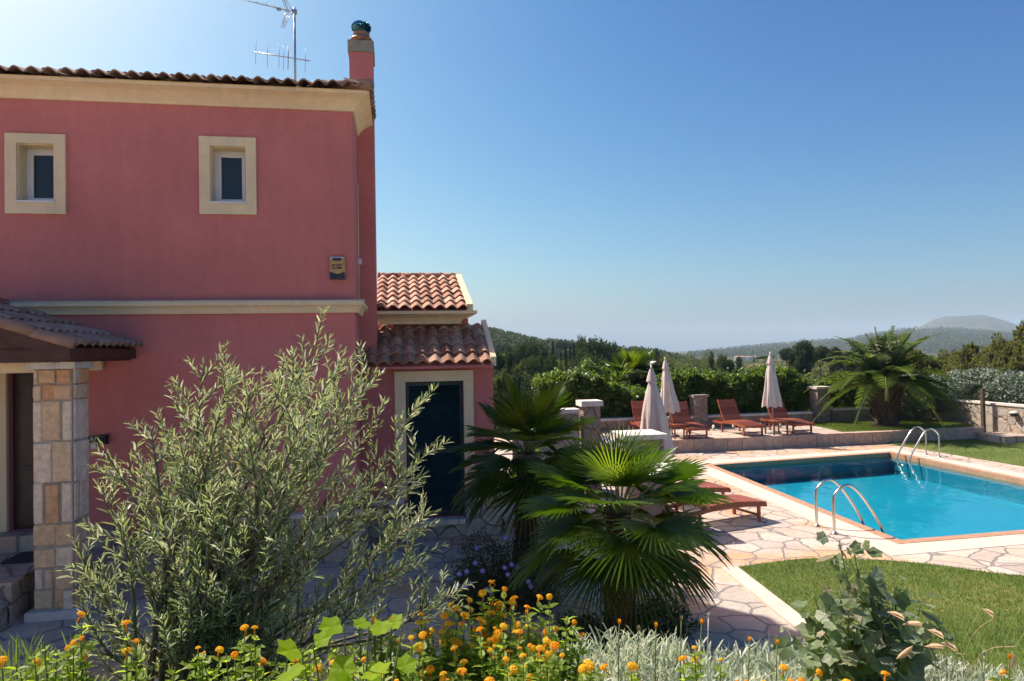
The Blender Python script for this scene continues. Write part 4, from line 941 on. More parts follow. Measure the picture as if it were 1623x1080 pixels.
def blob_fn(cx, cy, cz, rx, ry, rz, seed=0, hollow=.55, zmin=None):
    def fn(n):
        d = rdir(n); s = 1+.16*np.sin(d[:, 0]*5+seed)+.13*np.sin(d[:, 1]*6+2*seed+d[:, 2]*5)+.10*np.sin(d[:, 2]*11+d[:, 0]*9)
        r = (hollow+(1-hollow)*rng.random(n)**.5)*s
        P = np.stack([cx+d[:, 0]*r*rx, cy+d[:, 1]*r*ry, cz+d[:, 2]*r*rz], 1)
        if zmin is not None: k = P[:, 2] > zmin; P, d = P[k], d[k]
        return P, d
    return fn
def multi(*fns):
    def fn(n):
        A, B = zip(*[f(n//len(fns)) for f in fns]); return np.concatenate(A), np.concatenate(B)
    return fn
leafy('oleander_bush', 'large silvery green bush spilling over the wall right of the date palm', 'bush', 15000,
      multi(blob_fn(16.9, 20.8, 1.15, 1.1, .8, .6, 1), blob_fn(18.1, 20.4, 1.25, .95, .8, .55, 2), blob_fn(17.5, 20.6, 1.4, .7, .7, .5, 3)), .085, .045, 'oleander_leaf', loc=(17.3, 20.8, .3), stems=[([(17.3, 20.9, .2), (16.9, 20.7, 1), (16.5, 20.5, 1.5)], .05), ([(17.4, 20.9, .2), (18.0, 20.3, 1.1), (18.4, 20, 1.6)], .05)])
leafy('oleander_bush', 'silvery green bush with white blossom above the sunlit wall at the right edge', 'bush', 13000,
      multi(blob_fn(19.3, 19.1, 1.4, .9, .9, .6, 4), blob_fn(19.9, 18.0, 1.45, 1.0, .9, .55, 5), blob_fn(19.0, 20.2, 1.6, .8, .8, .45, 6)), .085, .045, 'oleander_leaf', loc=(19.3, 19.2, .2), stems=[([(19.3, 19.2, 0), (19.1, 19.1, 1), (18.8, 19, 1.6)], .06), ([(19.4, 19.1, 0), (19.9, 18.5, 1.1), (20.2, 18, 1.7)], .05)])
# ------------------------------------------------------------------ trees beyond the garden
def limb_tree(t, h, crown_c, spread, r0=.2, n=5, mat='bark', seed=0):
    rr = random.Random(seed); mb = MB(); top = h
    mb.tube([(0, 0, 0), (rr.uniform(-.1, .1), rr.uniform(-.1, .1), top*.45), (rr.uniform(-.2, .2), rr.uniform(-.2, .2), top)], [r0, r0*.75, r0*.35], 8)
    for k in range(n):
        a = 6.28*k/n+rr.random(); z = top*rr.uniform(.45, .85); e = (cos(a)*spread, sin(a)*spread, crown_c+rr.uniform(-.1, .5)*spread*.5)
        mb.tube([(0, 0, z), (e[0]*.5, e[1]*.5, (z+e[2])/2+.1), e], [r0*.4, r0*.28, r0*.08], 6)
    mb.build('trunk', mat, t)
def crown_points(kind, n, seed):
    r_ = np.random.default_rng(seed)
    if kind == 'cypress':
        z = r_.random(n)**.9; prof = np.interp(z, [0, .06, .3, .6, .85, 1], [.35, .8, 1, .85, .45, .03]); a = r_.uniform(0, 6.283, n)
        s = prof*(1+.12*np.sin(a*5+z*23)+.08*np.sin(a*3-z*41))*(.75+.3*r_.random(n)); P = np.stack([s*np.cos(a)*.85, s*np.sin(a)*.85, .4+z*9.6], 1)
        return P, unit(np.stack([np.cos(a), np.sin(a), np.full(n, .9)], 1))
    nb = {'dome': 26, 'round': 22, 'loose': 26, 'cone': 26}[kind]; C = []
    for k in range(nb):
        d = unit(r_.normal(size=3)); 
        if kind == 'dome': d[2] = abs(d[2])*.8-.1; c = d*np.array([3.3, 3.3, 2.1])*r_.uniform(.6, 1)+[0, 0, 6.0]; rad = r_.uniform(.9, 1.5)
        elif kind == 'round': c = d*np.array([2.4, 2.4, 2.7])*r_.uniform(.5, 1)+[0, 0, 5.6]; rad = r_.uniform(.9, 1.5)
        elif kind == 'loose': c = d*np.array([2.8, 2.8, 3.0])*r_.uniform(.6, 1.05)+[0, 0, 5.4]; rad = r_.uniform(.55, 1.05)
        else: zz = r_.random()**1.2; c = np.array([d[0]*(1-zz)*2.1, d[1]*(1-zz)*2.1, 1.8+zz*7.2]); rad = .5+.75*(1-zz)
        C.append((c, rad))
    w = np.array([r**2 for _, r in C]); idx = r_.choice(nb, n, p=w/w.sum()); cc = np.array([c for c, _ in C])[idx]; rr = np.array([r for _, r in C])[idx]
    d = unit(r_.normal(size=(n, 3))); s = 1+.2*np.sin(d[:, 0]*7+idx)+.15*np.sin(d[:, 2]*9+idx*2)
    P = cc+d*(rr*s*(.65+.38*r_.random(n)))[:, None]*np.array([1, 1, .8]); return P, d
PROTO = {}
def proto(key, kind, n, leaf, mat, seed):
    t = thing('x', 'x', 'tree'); C, D = crown_points(kind, n, seed); m_ = len(C)
    mb = MB(); dd = unit(rdir(m_)+D*.4); nn = unit(D+rdir(m_)*.7+[0, 0, .35])
    # big light and dark clumps come from leaf tone varying by clump
    ton = np.clip(.5+.25*np.sin(C[:, 0]*1.7+seed)*np.sin(C[:, 2]*1.9+C[:, 1]*1.5)+rng.normal(0, .17, m_), 0, 1)
    leaves(mb, C, dd, nn, rng.uniform(.7, 1.3, m_)*leaf, rng.uniform(.35, .6, m_)*leaf, QUAD, ton); mb.build('crown', mat, t)
    if kind == 'cypress': MB().tube([(0, 0, 0), (0, 0, 6)], [.16, .05], 6).build('trunk', 'bark', t)
    else: limb_tree(t, 5.2, 5.6, 2.0, .22, 6, seed=seed)
    PROTO[key] = t; return t
proto('pineA', 'dome', 6500, .46, 'pine_leaf', 11); proto('pineB', 'round', 6500, .46, 'pine_leaf', 12); proto('roundA', 'round', 6000, .46, 'light_tree_leaf', 13)
proto('roundB', 'loose', 6000, .46, 'pine_leaf', 14); proto('cone', 'cone', 5500, .34, 'cypress_leaf', 15); proto('cyp', 'cypress', 4500, .32, 'cypress_leaf', 16)
proto('looseL', 'loose', 6500, .46, 'light_tree_leaf', 17)
proto('holmA', 'loose', 22000, .36, 'holm_leaf', 18); proto('holmB', 'round', 22000, .36, 'holm_leaf', 19)
used = set()
KINDN = {'pineA': 'pine_tree', 'pineB': 'broadleaf_tree', 'roundA': 'broadleaf_tree', 'roundB': 'broadleaf_tree', 'cone': 'conifer_tree', 'cyp': 'cypress_tree', 'looseL': 'broadleaf_tree', 'holmA': 'oak_tree', 'holmB': 'oak_tree'}
def place_tree(key, px, ytop, hw, depth, label, group=None, base=None):
    """px, ytop: where its top shows; hw: half width in picture rows; depth: metres from the camera"""
    ox = (px-811.5)/1082*depth; X = ox*cos(YAW)+depth*sin(YAW); Y = depth*cos(YAW)-ox*sin(YAW)
    zt = 2.9+(558-.018*(px-811)-ytop)*depth/1082; zb = float(terrain_z(np.array([X]), np.array([Y]))[0])-.3 if base is None else base
    top = {'cyp': 10.1, 'cone': 9.6, 'pineA': 8.9, 'pineB': 9.4, 'roundA': 9.4, 'roundB': 9.3, 'looseL': 9.3, 'holmA': 9.3, 'holmB': 9.4}[key]
    wid = {'cyp': .9, 'cone': 2.5, 'pineA': 4.2, 'pineB': 3.5, 'roundA': 3.5, 'roundB': 3.6, 'looseL': 3.6, 'holmA': 3.6, 'holmB': 3.5}[key]
    sz = max(.15, (zt-zb)/top); sx = hw*depth/1082/wid*(1.5 if 'holm' in key else 1.0 if key == 'cyp' else 1.6 if px < 1130 else 1.35)
    cat = 'tree'
    if key not in used:
        t = PROTO[key]; used.add(key); t.location = (X, Y, zb)
    else: t = dup(PROTO[key], (X, Y, zb))
    t.rotation_euler.z = random.uniform(0, 6.28) if key != 'cyp' else 0; t.scale = (sx, sx, sz); t.name = KINDN[key]
    t['label'] = label; t['category'] = cat
    if group: t['group'] = group
    elif 'group' in t: del t['group']
T_ = place_tree
CG = 'cypresses in the valley'
for px, y, hw, d, lab in ((876, 542, 3.6, 150, 'slim dark cypress standing alone highest on the left of the valley row'), (896, 548, 3.6, 120, 'slim cypress with tall clean spire left of the close cypress trio'),
        (903.5, 551, 2.6, 128, 'thin middle cypress of the close trio'), (909, 545, 3.2, 125, 'tallest right hand cypress of the close trio'), (913, 552, 2.8, 118, 'low cypress touching the trio on its right'),
        (888, 560, 3.2, 100, 'shorter cypress in front of the valley row'), (826, 567, 2.6, 78, 'very thin cypress in front of the domed pine'), (860, 548, 2.6, 140, 'small cypress between the dark pine and the lone cypress'), (1194, 566, 2.2, 260, 'tiny far cypress on the scrub slope')):
    T_('cyp', px, y, hw, d, lab, CG)
WG = 'trees of the valley wood'
VT = [('pineA', 842, 537, 21, 118, 'dark flat topped pine left of the cypresses'), ('pineA', 848, 558, 22, 82, 'wide domed pine with rounded top below the dark pine'), ('pineB', 950, 543, 25, 108, 'large dark round tree right of the cypress trio'),
      ('pineB', 922, 540, 11, 112, 'narrow dark tree next to the cypress trio'), ('roundA', 930, 556, 12, 92, 'pale yellow green tree in front of the cypress trio'), ('pineB', 947, 569, 22, 74, 'dark bushy tree low in the middle of the valley'),
      ('cone', 805, 553, 17, 70, 'dark conical tree just right of the annexe roof'), ('pineB', 790, 562, 15, 86, 'dark tree against the annexe wall'), ('looseL', 822, 571, 12, 74, 'light green tree behind the very thin cypress'), ('pineA', 890, 537, 8, 300, 'far hazy pine on the left hill'),
      ('pineA', 903, 539, 8, 310, 'second far hazy pine on the left hill'), ('pineB', 872, 568, 13, 72, 'grey green tree under the lone cypress'), ('looseL', 885, 573, 10, 80, 'pale tree below the cypress row'), ('cone', 880, 576, 9, 66, 'dark pointed tree low on the left'),
      ('cone', 897, 573, 9, 69, 'dark pointed tree below the trio'), ('roundB', 978, 546, 7, 150, 'thin topped tree right of the large dark tree'), ('pineA', 1000, 553, 13, 150, 'low flat pine on the skyline'), ('pineB', 1019, 556, 12, 160, 'dark round skyline tree left of the palms'),
      ('roundB', 1036, 557, 9, 140, 'small skyline tree beside the garden palms'), ('roundB', 990, 565, 17, 92, 'loose green tree in the middle of the valley'), ('pineB', 1012, 575, 17, 78, 'dark tree above the bright hedge'), ('looseL', 968, 585, 16, 62, 'light tree just above the bright hedge'),
      ('roundA', 1002, 590, 15, 58, 'small green tree behind the nearest parasol'), ('pineB', 935, 590, 18, 58, 'green tree above the left end of the hedge'), ('roundB', 860, 592, 18, 56, 'green tree above the dark fan palm'), ('looseL', 795, 590, 15, 50, 'sunlit leafy tree beside the annexe wall'),
      ('roundA', 1030, 588, 12, 60, 'yellow green tree left of the closed parasols'), ('pineB', 826, 596, 15, 54, 'dark shrubby tree between annexe and hedge'), ('pineB', 910, 580, 14, 64, 'dark tree under the cypress trio'), ('roundB', 898, 600, 18, 48, 'green tree left above the hedge'),
      ('cone', 1128, 562, 9, 55, 'dark pointed tree right of the garden fan palm'), ('pineB', 1145, 566, 14, 90, 'rounded dark tree on the edge of the scrub slope'), ('roundB', 1165, 568, 12, 120, 'low tree at the foot of the far ridge'), ('pineA', 1215, 563, 12, 170, 'flat pine low on the scrub slope'),
      ('pineB', 1246, 556, 11, 150, 'dark tree left of the tall right hand clump'), ('pineB', 1272, 543, 15, 78, 'tall dark tree at the left of the clump behind the parasol'), ('roundB', 1262, 552, 10, 80, 'lower tree at the left foot of the tall clump'), ('pineA', 1299, 548, 15, 90, 'broad pine in the clump behind the date palm'),
      ('roundB', 1328, 551, 14, 84, 'tree behind the left fronds of the date palm'), ('pineB', 1362, 549, 18, 80, 'dark tree behind the middle of the date palm'), ('roundB', 1395, 553, 18, 76, 'dark tree behind the trunk of the date palm'), ('looseL', 1195, 590, 12, 70, 'small bush like tree on the scrub slope'),
      ('looseL', 1225, 586, 11, 85, 'pale bushy tree in the middle of the scrub slope'), ('roundA', 1165, 592, 12, 60, 'green bushy tree above the dark hedge'), ('looseL', 1256, 590, 13, 55, 'light tree right of the lone parasol'), ('roundA', 1290, 596, 15, 46, 'bright bush above the square pillar'),
      ('looseL', 1320, 588, 17, 44, 'light tree behind the date palm fronds'), ('roundA', 1345, 600, 17, 38, 'low bright tree just behind the climbing vine'), ('looseL', 1375, 596, 18, 42, 'light tree left of the date palm trunk'), ('pineB', 1430, 585, 20, 42, 'dark tree right of the date palm trunk')]
for a in VT: T_(a[0], a[1], a[2]-(9 if a[4] < 160 and a[1] < 1130 else 5 if a[4] < 160 else 0), *a[3:], group=WG)
HG = 'evergreen oaks on the right'
for a in (('holmA', 1450, 553, 26, 40, 'evergreen oak behind the right fronds of the date palm'), ('holmB', 1492, 548, 27, 42, 'olive green oak under the far mountain'), ('holmA', 1540, 543, 28, 38, 'oak with brownish crown below the mountain'),
          ('holmB', 1580, 530, 30, 36, 'large oak left of the right frame edge'), ('holmA', 1622, 520, 32, 33, 'tallest oak at the right frame edge'), ('holmB', 1520, 572, 26, 33, 'low oak behind the silvery bushes'), ('holmA', 1470, 582, 24, 32, 'lowest oak behind the silvery bushes'),
          ('holmB', 1565, 570, 27, 30, 'oak standing close behind the garden wall'), ('holmA', 1610, 572, 26, 28, 'nearest oak above the white blossom'), ('holmB', 1652, 500, 30, 30, 'oak outside the right edge whose branch reaches in'), ('holmA', 1420, 553, 20, 44, 'oak just right of the palm crown'), ('holmB', 1515, 555, 22, 37, 'oak between the mountain and the silvery bushes'), ('holmB', 1470, 560, 22, 46, 'oak standing under the right palm fronds')):
    T_(a[0], a[1], a[2]-(20 if a[1] > 1570 and a[2] < 540 else 8), *a[3:], group=HG)
# wooded hillsides: thousands of far crowns that read as one mass
def wood(name, label, pts, leafk, mat, quads=34):
    X, Y, s = pts; n = len(X); Z = terrain_z(X, Y); k = quads
    d = rdir(n*k).reshape(n, k, 3); r = (.6+.4*rng.random((n, k, 1))); hh = np.array([.5, .5, .55])
    C = np.stack([X, Y, Z+s*.45], 1)[:, None, :]+d*r*hh*s[:, None, None]; C = C.reshape(-1, 3); D = d.reshape(-1, 3); ton = np.clip(np.repeat(rng.random(n), k)*.7+rng.normal(.15, .12, n*k), 0, 1)
    ll = np.repeat(s, k)*leafk; mb = MB(); leaves(mb, C, unit(rdir(n*k)+D*.4), unit(D+rdir(n*k)*.7+[0, 0, .3]), ll, ll*.8, QUAD, ton); o = struct(mb.build(name, mat), 'stuff'); tag(o, label, 'woodland')
def polar(n, p0, p1, r0, r1, s0, s1, keep=None):
    px = rng.uniform(p0, p1, n); r = np.exp(rng.uniform(math.log(r0), math.log(r1), n)); a = np.arctan((px-811)/1082)+YAW; X, Y = r*np.sin(a), r*np.cos(a)
    if keep is not None: k_ = keep(px, r, X, Y); X, Y = X[k_], Y[k_]
    return X, Y, rng.uniform(s0, s1, len(X))
wood('hillside_wood', 'hazy wooded hillside on the left beyond the cypresses', polar(3200, 690, 1130, 300, 500, 3, 6.5), .2, 'pine_leaf', 60)
n_ = 170; px_ = rng.uniform(745, 1135, n_); r_ = rng.uniform(48, 170, n_); yt = np.interp(r_, [48, 170], [600, 560])+rng.normal(0, 5, n_); a_ = np.arctan((px_-811)/1082)+YAW
zt_ = 2.9+(558-.018*(px_-811)-yt)*r_/1082; hw_ = rng.uniform(7, 16, n_)*r_/1082; Xv, Yv = r_*np.sin(a_), r_*np.cos(a_); mb = MB()
for i in range(n_):
    P, D = blob_fn(Xv[i], Yv[i], zt_[i]-hw_[i]*1.2, hw_[i], hw_[i], hw_[i]*1.25, i, .6)(520); ton = np.clip(.15+.6*rng.random()+rng.normal(0, .15, len(P)), 0, 1)
    leaves(mb, P, unit(rdir(len(P))+D*.4), unit(D+rdir(len(P))*.7+[0, 0, .3]), hw_[i]*.17, hw_[i]*.12, QUAD, ton)
    mb.tube([(Xv[i], Yv[i], float(terrain_z(Xv[i:i+1], Yv[i:i+1])[0])-.5), (Xv[i], Yv[i], zt_[i]-hw_[i])], [.22, .12], 5, 0)
o = struct(mb.build('valley_wood', 'light_tree_leaf'), 'stuff'); tag(o, 'mass of mixed trees filling the valley floor', 'woodland')
wood('slope_scrub', 'scattered scrub on the brown slope right of the parasols', polar(900, 1120, 1420, 60, 260, .8, 2.8, lambda p, r, X, Y: np.sin(X/9+np.sin(Y/13))*np.sin(Y/11) > -.05), .14, 'light_tree_leaf', 80)
wood('ridge_wood', 'dark woods on the far blue ridge', polar(5000, 1090, 1800, 1500, 3000, 6, 15), .3, 'pine_leaf', 16)
# houses far off in the gap
for k, (px, d, w, lab) in enumerate(((1170, 900, 9, 'tiny pale house in the gap below the far ridge, leftmost'), (1176, 960, 8, 'tiny pink house beside the leftmost far one'), (1186, 980, 11, 'long tiny far house in the middle of the gap'), (1196, 930, 8, 'tiny white far house right of the long one'))):
    ox = (px-811.5)/1082*d; X = ox*cos(YAW)+d*sin(YAW); Y = d*cos(YAW)-ox*sin(YAW); z = float(terrain_z(np.array([X]), np.array([Y]))[0])
    if px > 900: z = 2.9-(d*20/1082)
    else: z += 3
    t = thing('far_house', lab, 'house', (X, Y, z), .3*k); MB().box((-w/2, -3, -8), (w/2, 3, 4.5)).build('wall', 'cap_white', t)
    mb = MB(); mb.add([(-w/2-.4, -3.4, 4.5), (w/2+.4, -3.4, 4.5), (w/2+.4, 3.4, 4.5), (-w/2-.4, 3.4, 4.5), (-w/2+1, 0, 6.2), (w/2-1, 0, 6.2)], [(0, 1, 5, 4), (1, 2, 5), (2, 3, 4, 5), (3, 0, 4), (3, 2, 1, 0)]); mb.build('roof', 'roof_tile', t)
    mb = MB(); 
    for x in (-w/4, w/4): mb.box((x-.6, -3.02, 1.5), (x+.6, -2.9, 3))
    mb.build('window', 'window_glass', t)

# ------------------------------------------------------------------ palms
def fan_leaf(mb, hub, d, up, R_, spread=200, n=34, droop=.25, split=.34, seed=0, tone=.5):
    """pleated fan: n segments round the hub; d direction of the middle segment"""
    rr = np.random.default_rng(seed); hub = np.array(hub, float); d = unit(np.array(d, float)); up = np.array(up, float); s = unit(np.cross(d, up)); up = unit(np.cross(s, d))
    A = np.radians(np.linspace(-spread/2, spread/2, n)); V = []; Rn = []
    half = math.radians(spread/n)/2
    fl = rr.uniform(0, .05)
    for a in A:
        L = R_*(1-.25*(abs(a)/math.radians(spread/2))**2.2)*rr.uniform(.93, 1.04); dirv = d*cos(a)+s*sin(a); sid = -d*sin(a)+s*cos(a)
        cup = .22*(1-cos(a))*R_
        bend = droop*rr.uniform(.6, 1.5); tipd = rr.uniform(0, 1.)**3*.5
        def pt(t, lat, h): 
            r = L*t; w = lat; z = up*(h*.02*R_/.6 + cup*t) - np.array([0, 0, 1.])*(bend*t**2.2*L*.55+(tipd*max(0, t-.7)**1.5*L*1.2))
            return hub+dirv*r+sid*w+z
        w1 = math.tan(half)*L*split
        row = [pt(.03, -.004, 0), pt(.03, .004, 0), pt(split*.55, -w1*.55, -.5), pt(split*.55, 0, .7), pt(split*.55, w1*.55, -.5),
               pt(split, -w1*.97, -.5), pt(split, 0, .8), pt(split, w1*.97, -.5), pt(.70, -w1*.80, -.2), pt(.70, 0, .8), pt(.70, w1*.80, -.2), pt(.9, -w1*.42, 0), pt(.9, 0, .5), pt(.9, w1*.42, 0), pt(1, 0, 0)]
        V.append(row); Rn.append(np.clip(tone+rr.normal(0, .13), 0, 1))
    F = [(0, 2, 3), (0, 3, 1), (1, 3, 4), (2, 5, 6, 3), (3, 6, 7, 4), (5, 8, 9, 6), (6, 9, 10, 7), (8, 11, 12, 9), (9, 12, 13, 10), (11, 14, 12), (12, 14, 13)]
    mb.bulk(np.array(V), F, np.array(Rn))
def fan_palm(label, x, y, trunk_h, lean, fronds, seed, R_=.56, trunk_r=.15, skirt=10):
    t = wthing('fan_palm', label, 'palm', (x, y, 0)); rr = random.Random(seed)
    mb = MB(); P = []; rad = []
    for i in range(12):
        k = i/11; P.append((x+lean[0]*k+rr.uniform(-.012, .012), y+lean[1]*k, trunk_h*k)); rad.append(trunk_r*(1.15-.35*k+rr.uniform(-.06, .06)))
    mb.tube(P, rad, 14, .4)
    tx, ty = P[-1][0], P[-1][1]
    for i in range(260):                            # fibres and old leaf bases
        k = rr.random()**.8; a = rr.uniform(0, 6.28); bx_, by_, bz = x+lean[0]*k, y+lean[1]*k, trunk_h*k; r = trunk_r*(1.1-.3*k)
        o = (bx_+r*cos(a), by_+r*sin(a), bz); l = rr.uniform(.07, .17); e = (o[0]+cos(a)*l*.55, o[1]+sin(a)*l*.55, bz+l*rr.uniform(.5, 1.0)*(1 if rr.random() < .75 else -.8)); w_ = rr.uniform(.008, .022)
        mb.add([(o[0]-sin(a)*w_, o[1]+cos(a)*w_, bz), (o[0]+sin(a)*w_, o[1]-cos(a)*w_, bz), (e[0]+sin(a)*w_*.3, e[1]-cos(a)*w_*.3, e[2]), (e[0]-sin(a)*w_*.3, e[1]+cos(a)*w_*.3, e[2])], [(0, 1, 2, 3)], rr.random())
    mb.build('trunk', 'palm_fibre', t)
    for i, (az_, el, pl, tone) in enumerate(fronds):
        a, e = radians(az_), radians(el); d = np.array([sin(a)*cos(e), cos(a)*cos(e), sin(e)]); o = np.array([tx, ty, trunk_h-.05])
        # petiole bows over under the blade's weight
        sagk = .35*cos(e)*pl; pts = [o+d*pl*q-np.array([0, 0, sagk*q*q*.8]) for q in np.linspace(0, 1, 6)]
        mb = MB(); mb.tube([tuple(p) for p in pts], [.013, .012, .011, .010, .009, .008], 6, .9)
        dd = unit(pts[-1]-pts[-2]); up = unit(np.array([0, 0, 1.])-dd*dd[2]+np.array([0, 0, .001])) if abs(dd[2]) < .97 else np.array([-sin(a), -cos(a), 0.])
        if el > 55: up = unit(np.array([-sin(a), -cos(a), .35]))
        f_ = mb.build('frond', 'green_stem', t)
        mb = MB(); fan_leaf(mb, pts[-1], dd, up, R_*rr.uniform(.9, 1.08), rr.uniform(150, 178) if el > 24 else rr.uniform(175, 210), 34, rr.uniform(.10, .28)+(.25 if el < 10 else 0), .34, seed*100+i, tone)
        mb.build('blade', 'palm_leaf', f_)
def golden_fronds(n, seed, e0=-48, e1=78, pl=(.42, .60), az0=0):
    rr = random.Random(seed); out = []
    for i in range(n):
        k = i/(n-1); el = e0+(e1-e0)*k**.75; out.append((az0+i*137.5+rr.uniform(-9, 9), el+rr.uniform(-5, 5), rr.uniform(*pl), .3+.5*k+rr.uniform(-.12, .12)))  # tone lightens with frond height, painting sun on the upper fronds
    return out
fan_palm('fan palm with sunlit yellow green fronds at the edge of the paving, nearest palm', 2.17, 6.66, 1.25, (.02, .03), golden_fronds(24, 5, e0=-42, e1=55, pl=(.45, .68), az0=40)+[(-25, 58, .5, .95), (30, 62, .55, 1), (78, 44, .6, 1), (112, 34, .6, .95), (-72, 46, .55, 1), (-100, 30, .6, .9), (5, 78, .5, 1), (60, 26, .65, .95), (150, 62, .45, .9), (-150, 66, .45, .9)], 5, R_=.62)  # hand-placed fronds take the palest leaf tones to look sunlit
fan_palm('dark fan palm in the shade beside the shuttered door', 1.62, 8.95, 1.56, (.06, -.02), [(a, e, p, t_*.45) for a, e, p, t_ in golden_fronds(30, 8, pl=(.42, .62), az0=10)], 8, R_=.66)  # frond tones darkened: the shade on this palm is put into its leaf colour
# palm behind the hedge, seen over the parasols
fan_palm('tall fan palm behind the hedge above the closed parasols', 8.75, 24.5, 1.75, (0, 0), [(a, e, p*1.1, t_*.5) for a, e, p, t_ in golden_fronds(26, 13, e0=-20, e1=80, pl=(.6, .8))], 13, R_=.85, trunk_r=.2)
t = wthing('yucca_plant', 'spiky plant with long pointed leaves beside the tall fan palm', 'plant', (8.0, 24.2, -.3))
mb = MB(); n = 46; a = rng.uniform(0, 6.28, n); e = rng.uniform(.5, 1.5, n); D = np.stack([np.cos(a)*np.cos(e), np.sin(a)*np.cos(e), np.sin(e)], 1)
leaves(mb, np.tile([8.0, 24.2, 1.55], (n, 1)), D, np.tile([0, 0, 1.], (n, 1)), rng.uniform(.7, 1.25, n), .07, STRAP); mb.build('leaves', 'phoenix_leaf', t); MB().tube([(8.0, 24.2, -.5), (8.0, 24.2, 1.6)], [.12, .09], 8).build('trunk', 'bark', t)
leafy('round_bush', 'dark rounded bush right below the tall fan palm', 'bush', 9000, multi(blob_fn(9.6, 24.6, 1.6, .95, .8, .85, 7), blob_fn(10.3, 24.8, 1.2, .8, .7, .8, 8)), .13, .075, 'dark_shrub_leaf', loc=(9.8, 24.6, 0), stems=[([(9.8, 24.6, -.6), (9.7, 24.6, 1.4)], .07)])
leafy('flowering_bush', 'pale bush with white blossom behind the nearest parasol', 'bush', 5000, blob_fn(6.9, 24.0, 1.7, .6, .6, .75, 9), .10, .06, 'vine_leaf', loc=(6.9, 24, 0), stems=[([(6.9, 24, -.6), (6.9, 24, 1.5)], .05)])

def date_palm(label, x, y, z, h):
    t = wthing('date_palm', label, 'palm', (x, y, z)); rr = random.Random(3)
    mb = MB(); mb.tube([(x, y, z-.05), (x, y, z+.12), (x, y, z+h*.5), (x, y, z+h*.85), (x, y, z+h+.25)], [.42, .37, .33, .40, .24], 20, .4)
    for i in range(230):
        k = rr.random(); a = i*2.39996; r = .34+.06*(k > .6); zz = z+h*(.04+.96*k); l = .16+.12*k
        c0 = np.array([x+r*cos(a), y+r*sin(a), zz]); out_ = np.array([cos(a), sin(a), 0]); sd = np.array([-sin(a), cos(a), 0]); tip = c0+out_*l*.6+np.array([0, 0, l*.8])
        mb.add([c0-sd*.06, c0+sd*.06, tip+sd*.03, tip-sd*.03, c0-np.array([0, 0, .08])], [(0, 1, 2, 3), (0, 3, 4), (1, 4, 2)], rr.random())
    mb.build('trunk', 'phoenix_trunk', t)
    o = np.array([x, y, z+h+.12]); nf = 46
    for i in range(nf):
        k = i/(nf-1); a = i*2.39996+.4; e = radians(-12+94*k**.9+rr.uniform(-5, 5)); L = rr.uniform(2.25, 2.85)*(1-.22*k*(k > .8)); d0 = np.array([cos(a)*cos(e), sin(a)*cos(e), sin(e)]); q = np.linspace(0, 1, 12)
        dro = .40*cos(e)+.12; P = o+d0*L*q[:, None]-np.array([0, 0, 1.])*(dro*L*q[:, None]**2.3)
        mb = MB(); mb.tube([tuple(p) for p in P], list(np.linspace(.022, .005, 12)), 5, .8); fr = mb.build('frond', 'green_stem', t)
        m_ = 110; tt = np.repeat(np.linspace(.14, .99, m_//2), 2); side = np.tile([1., -1.], m_//2)
        C = np.stack([np.interp(tt, q, P[:, c]) for c in range(3)], 1); Tn = unit(np.stack([np.interp(np.minimum(tt+.03, 1), q, P[:, c])-np.interp(tt-.03, q, P[:, c]) for c in range(3)], 1))
        S_ = unit(np.cross(Tn, np.array([0, 0, 1.])+1e-4)); Un = np.cross(S_, Tn); D = unit(S_*side[:, None]*1.0+Tn*.55+Un*.45-np.array([0, 0, .25])+rng.normal(0, .10, (m_, 3)))
        ll = .34*np.sin(np.clip(tt*1.15+.1, 0, 1)*pi)**.5*rng.uniform(.85, 1.1, m_)+.08
        mb = MB(); leaves(mb, C, D, Un, ll, .017, LANCE, np.clip(.35+.3*k+rng.normal(0, .15, m_), 0, 1), curl=2.0); mb.build('leaflets', 'phoenix_leaf', fr)
    mb = MB()
    for dx, hh in ((.0, 1.45), (.09, 1.2)): mb.tube([(x+.10+dx, y, z+h+.3), (x+.13+dx*2, y, z+h+hh)], [.035, .008], 6)
    mb.build('new_spear', 'dry_husk', t)
date_palm('date palm with thick trunk and arching feathery fronds on the upper lawn', 15.15, 19.35, .34, 1.35)
# ------------------------------------------------------------------ planting in the foreground
HAZE = 1.6e-4
def vec_curve(P, n):
    """smooth points through control points"""
    return [np.array(v) for v in smooth_poly3([tuple(p) for p in P], n)]
def at(px, py, d):
    v = FW+RT*((px-811.5)/1082)-UP*((py-540)/1082); p = Vector((0, 0, CAMZ))+v*d; return np.array(p)
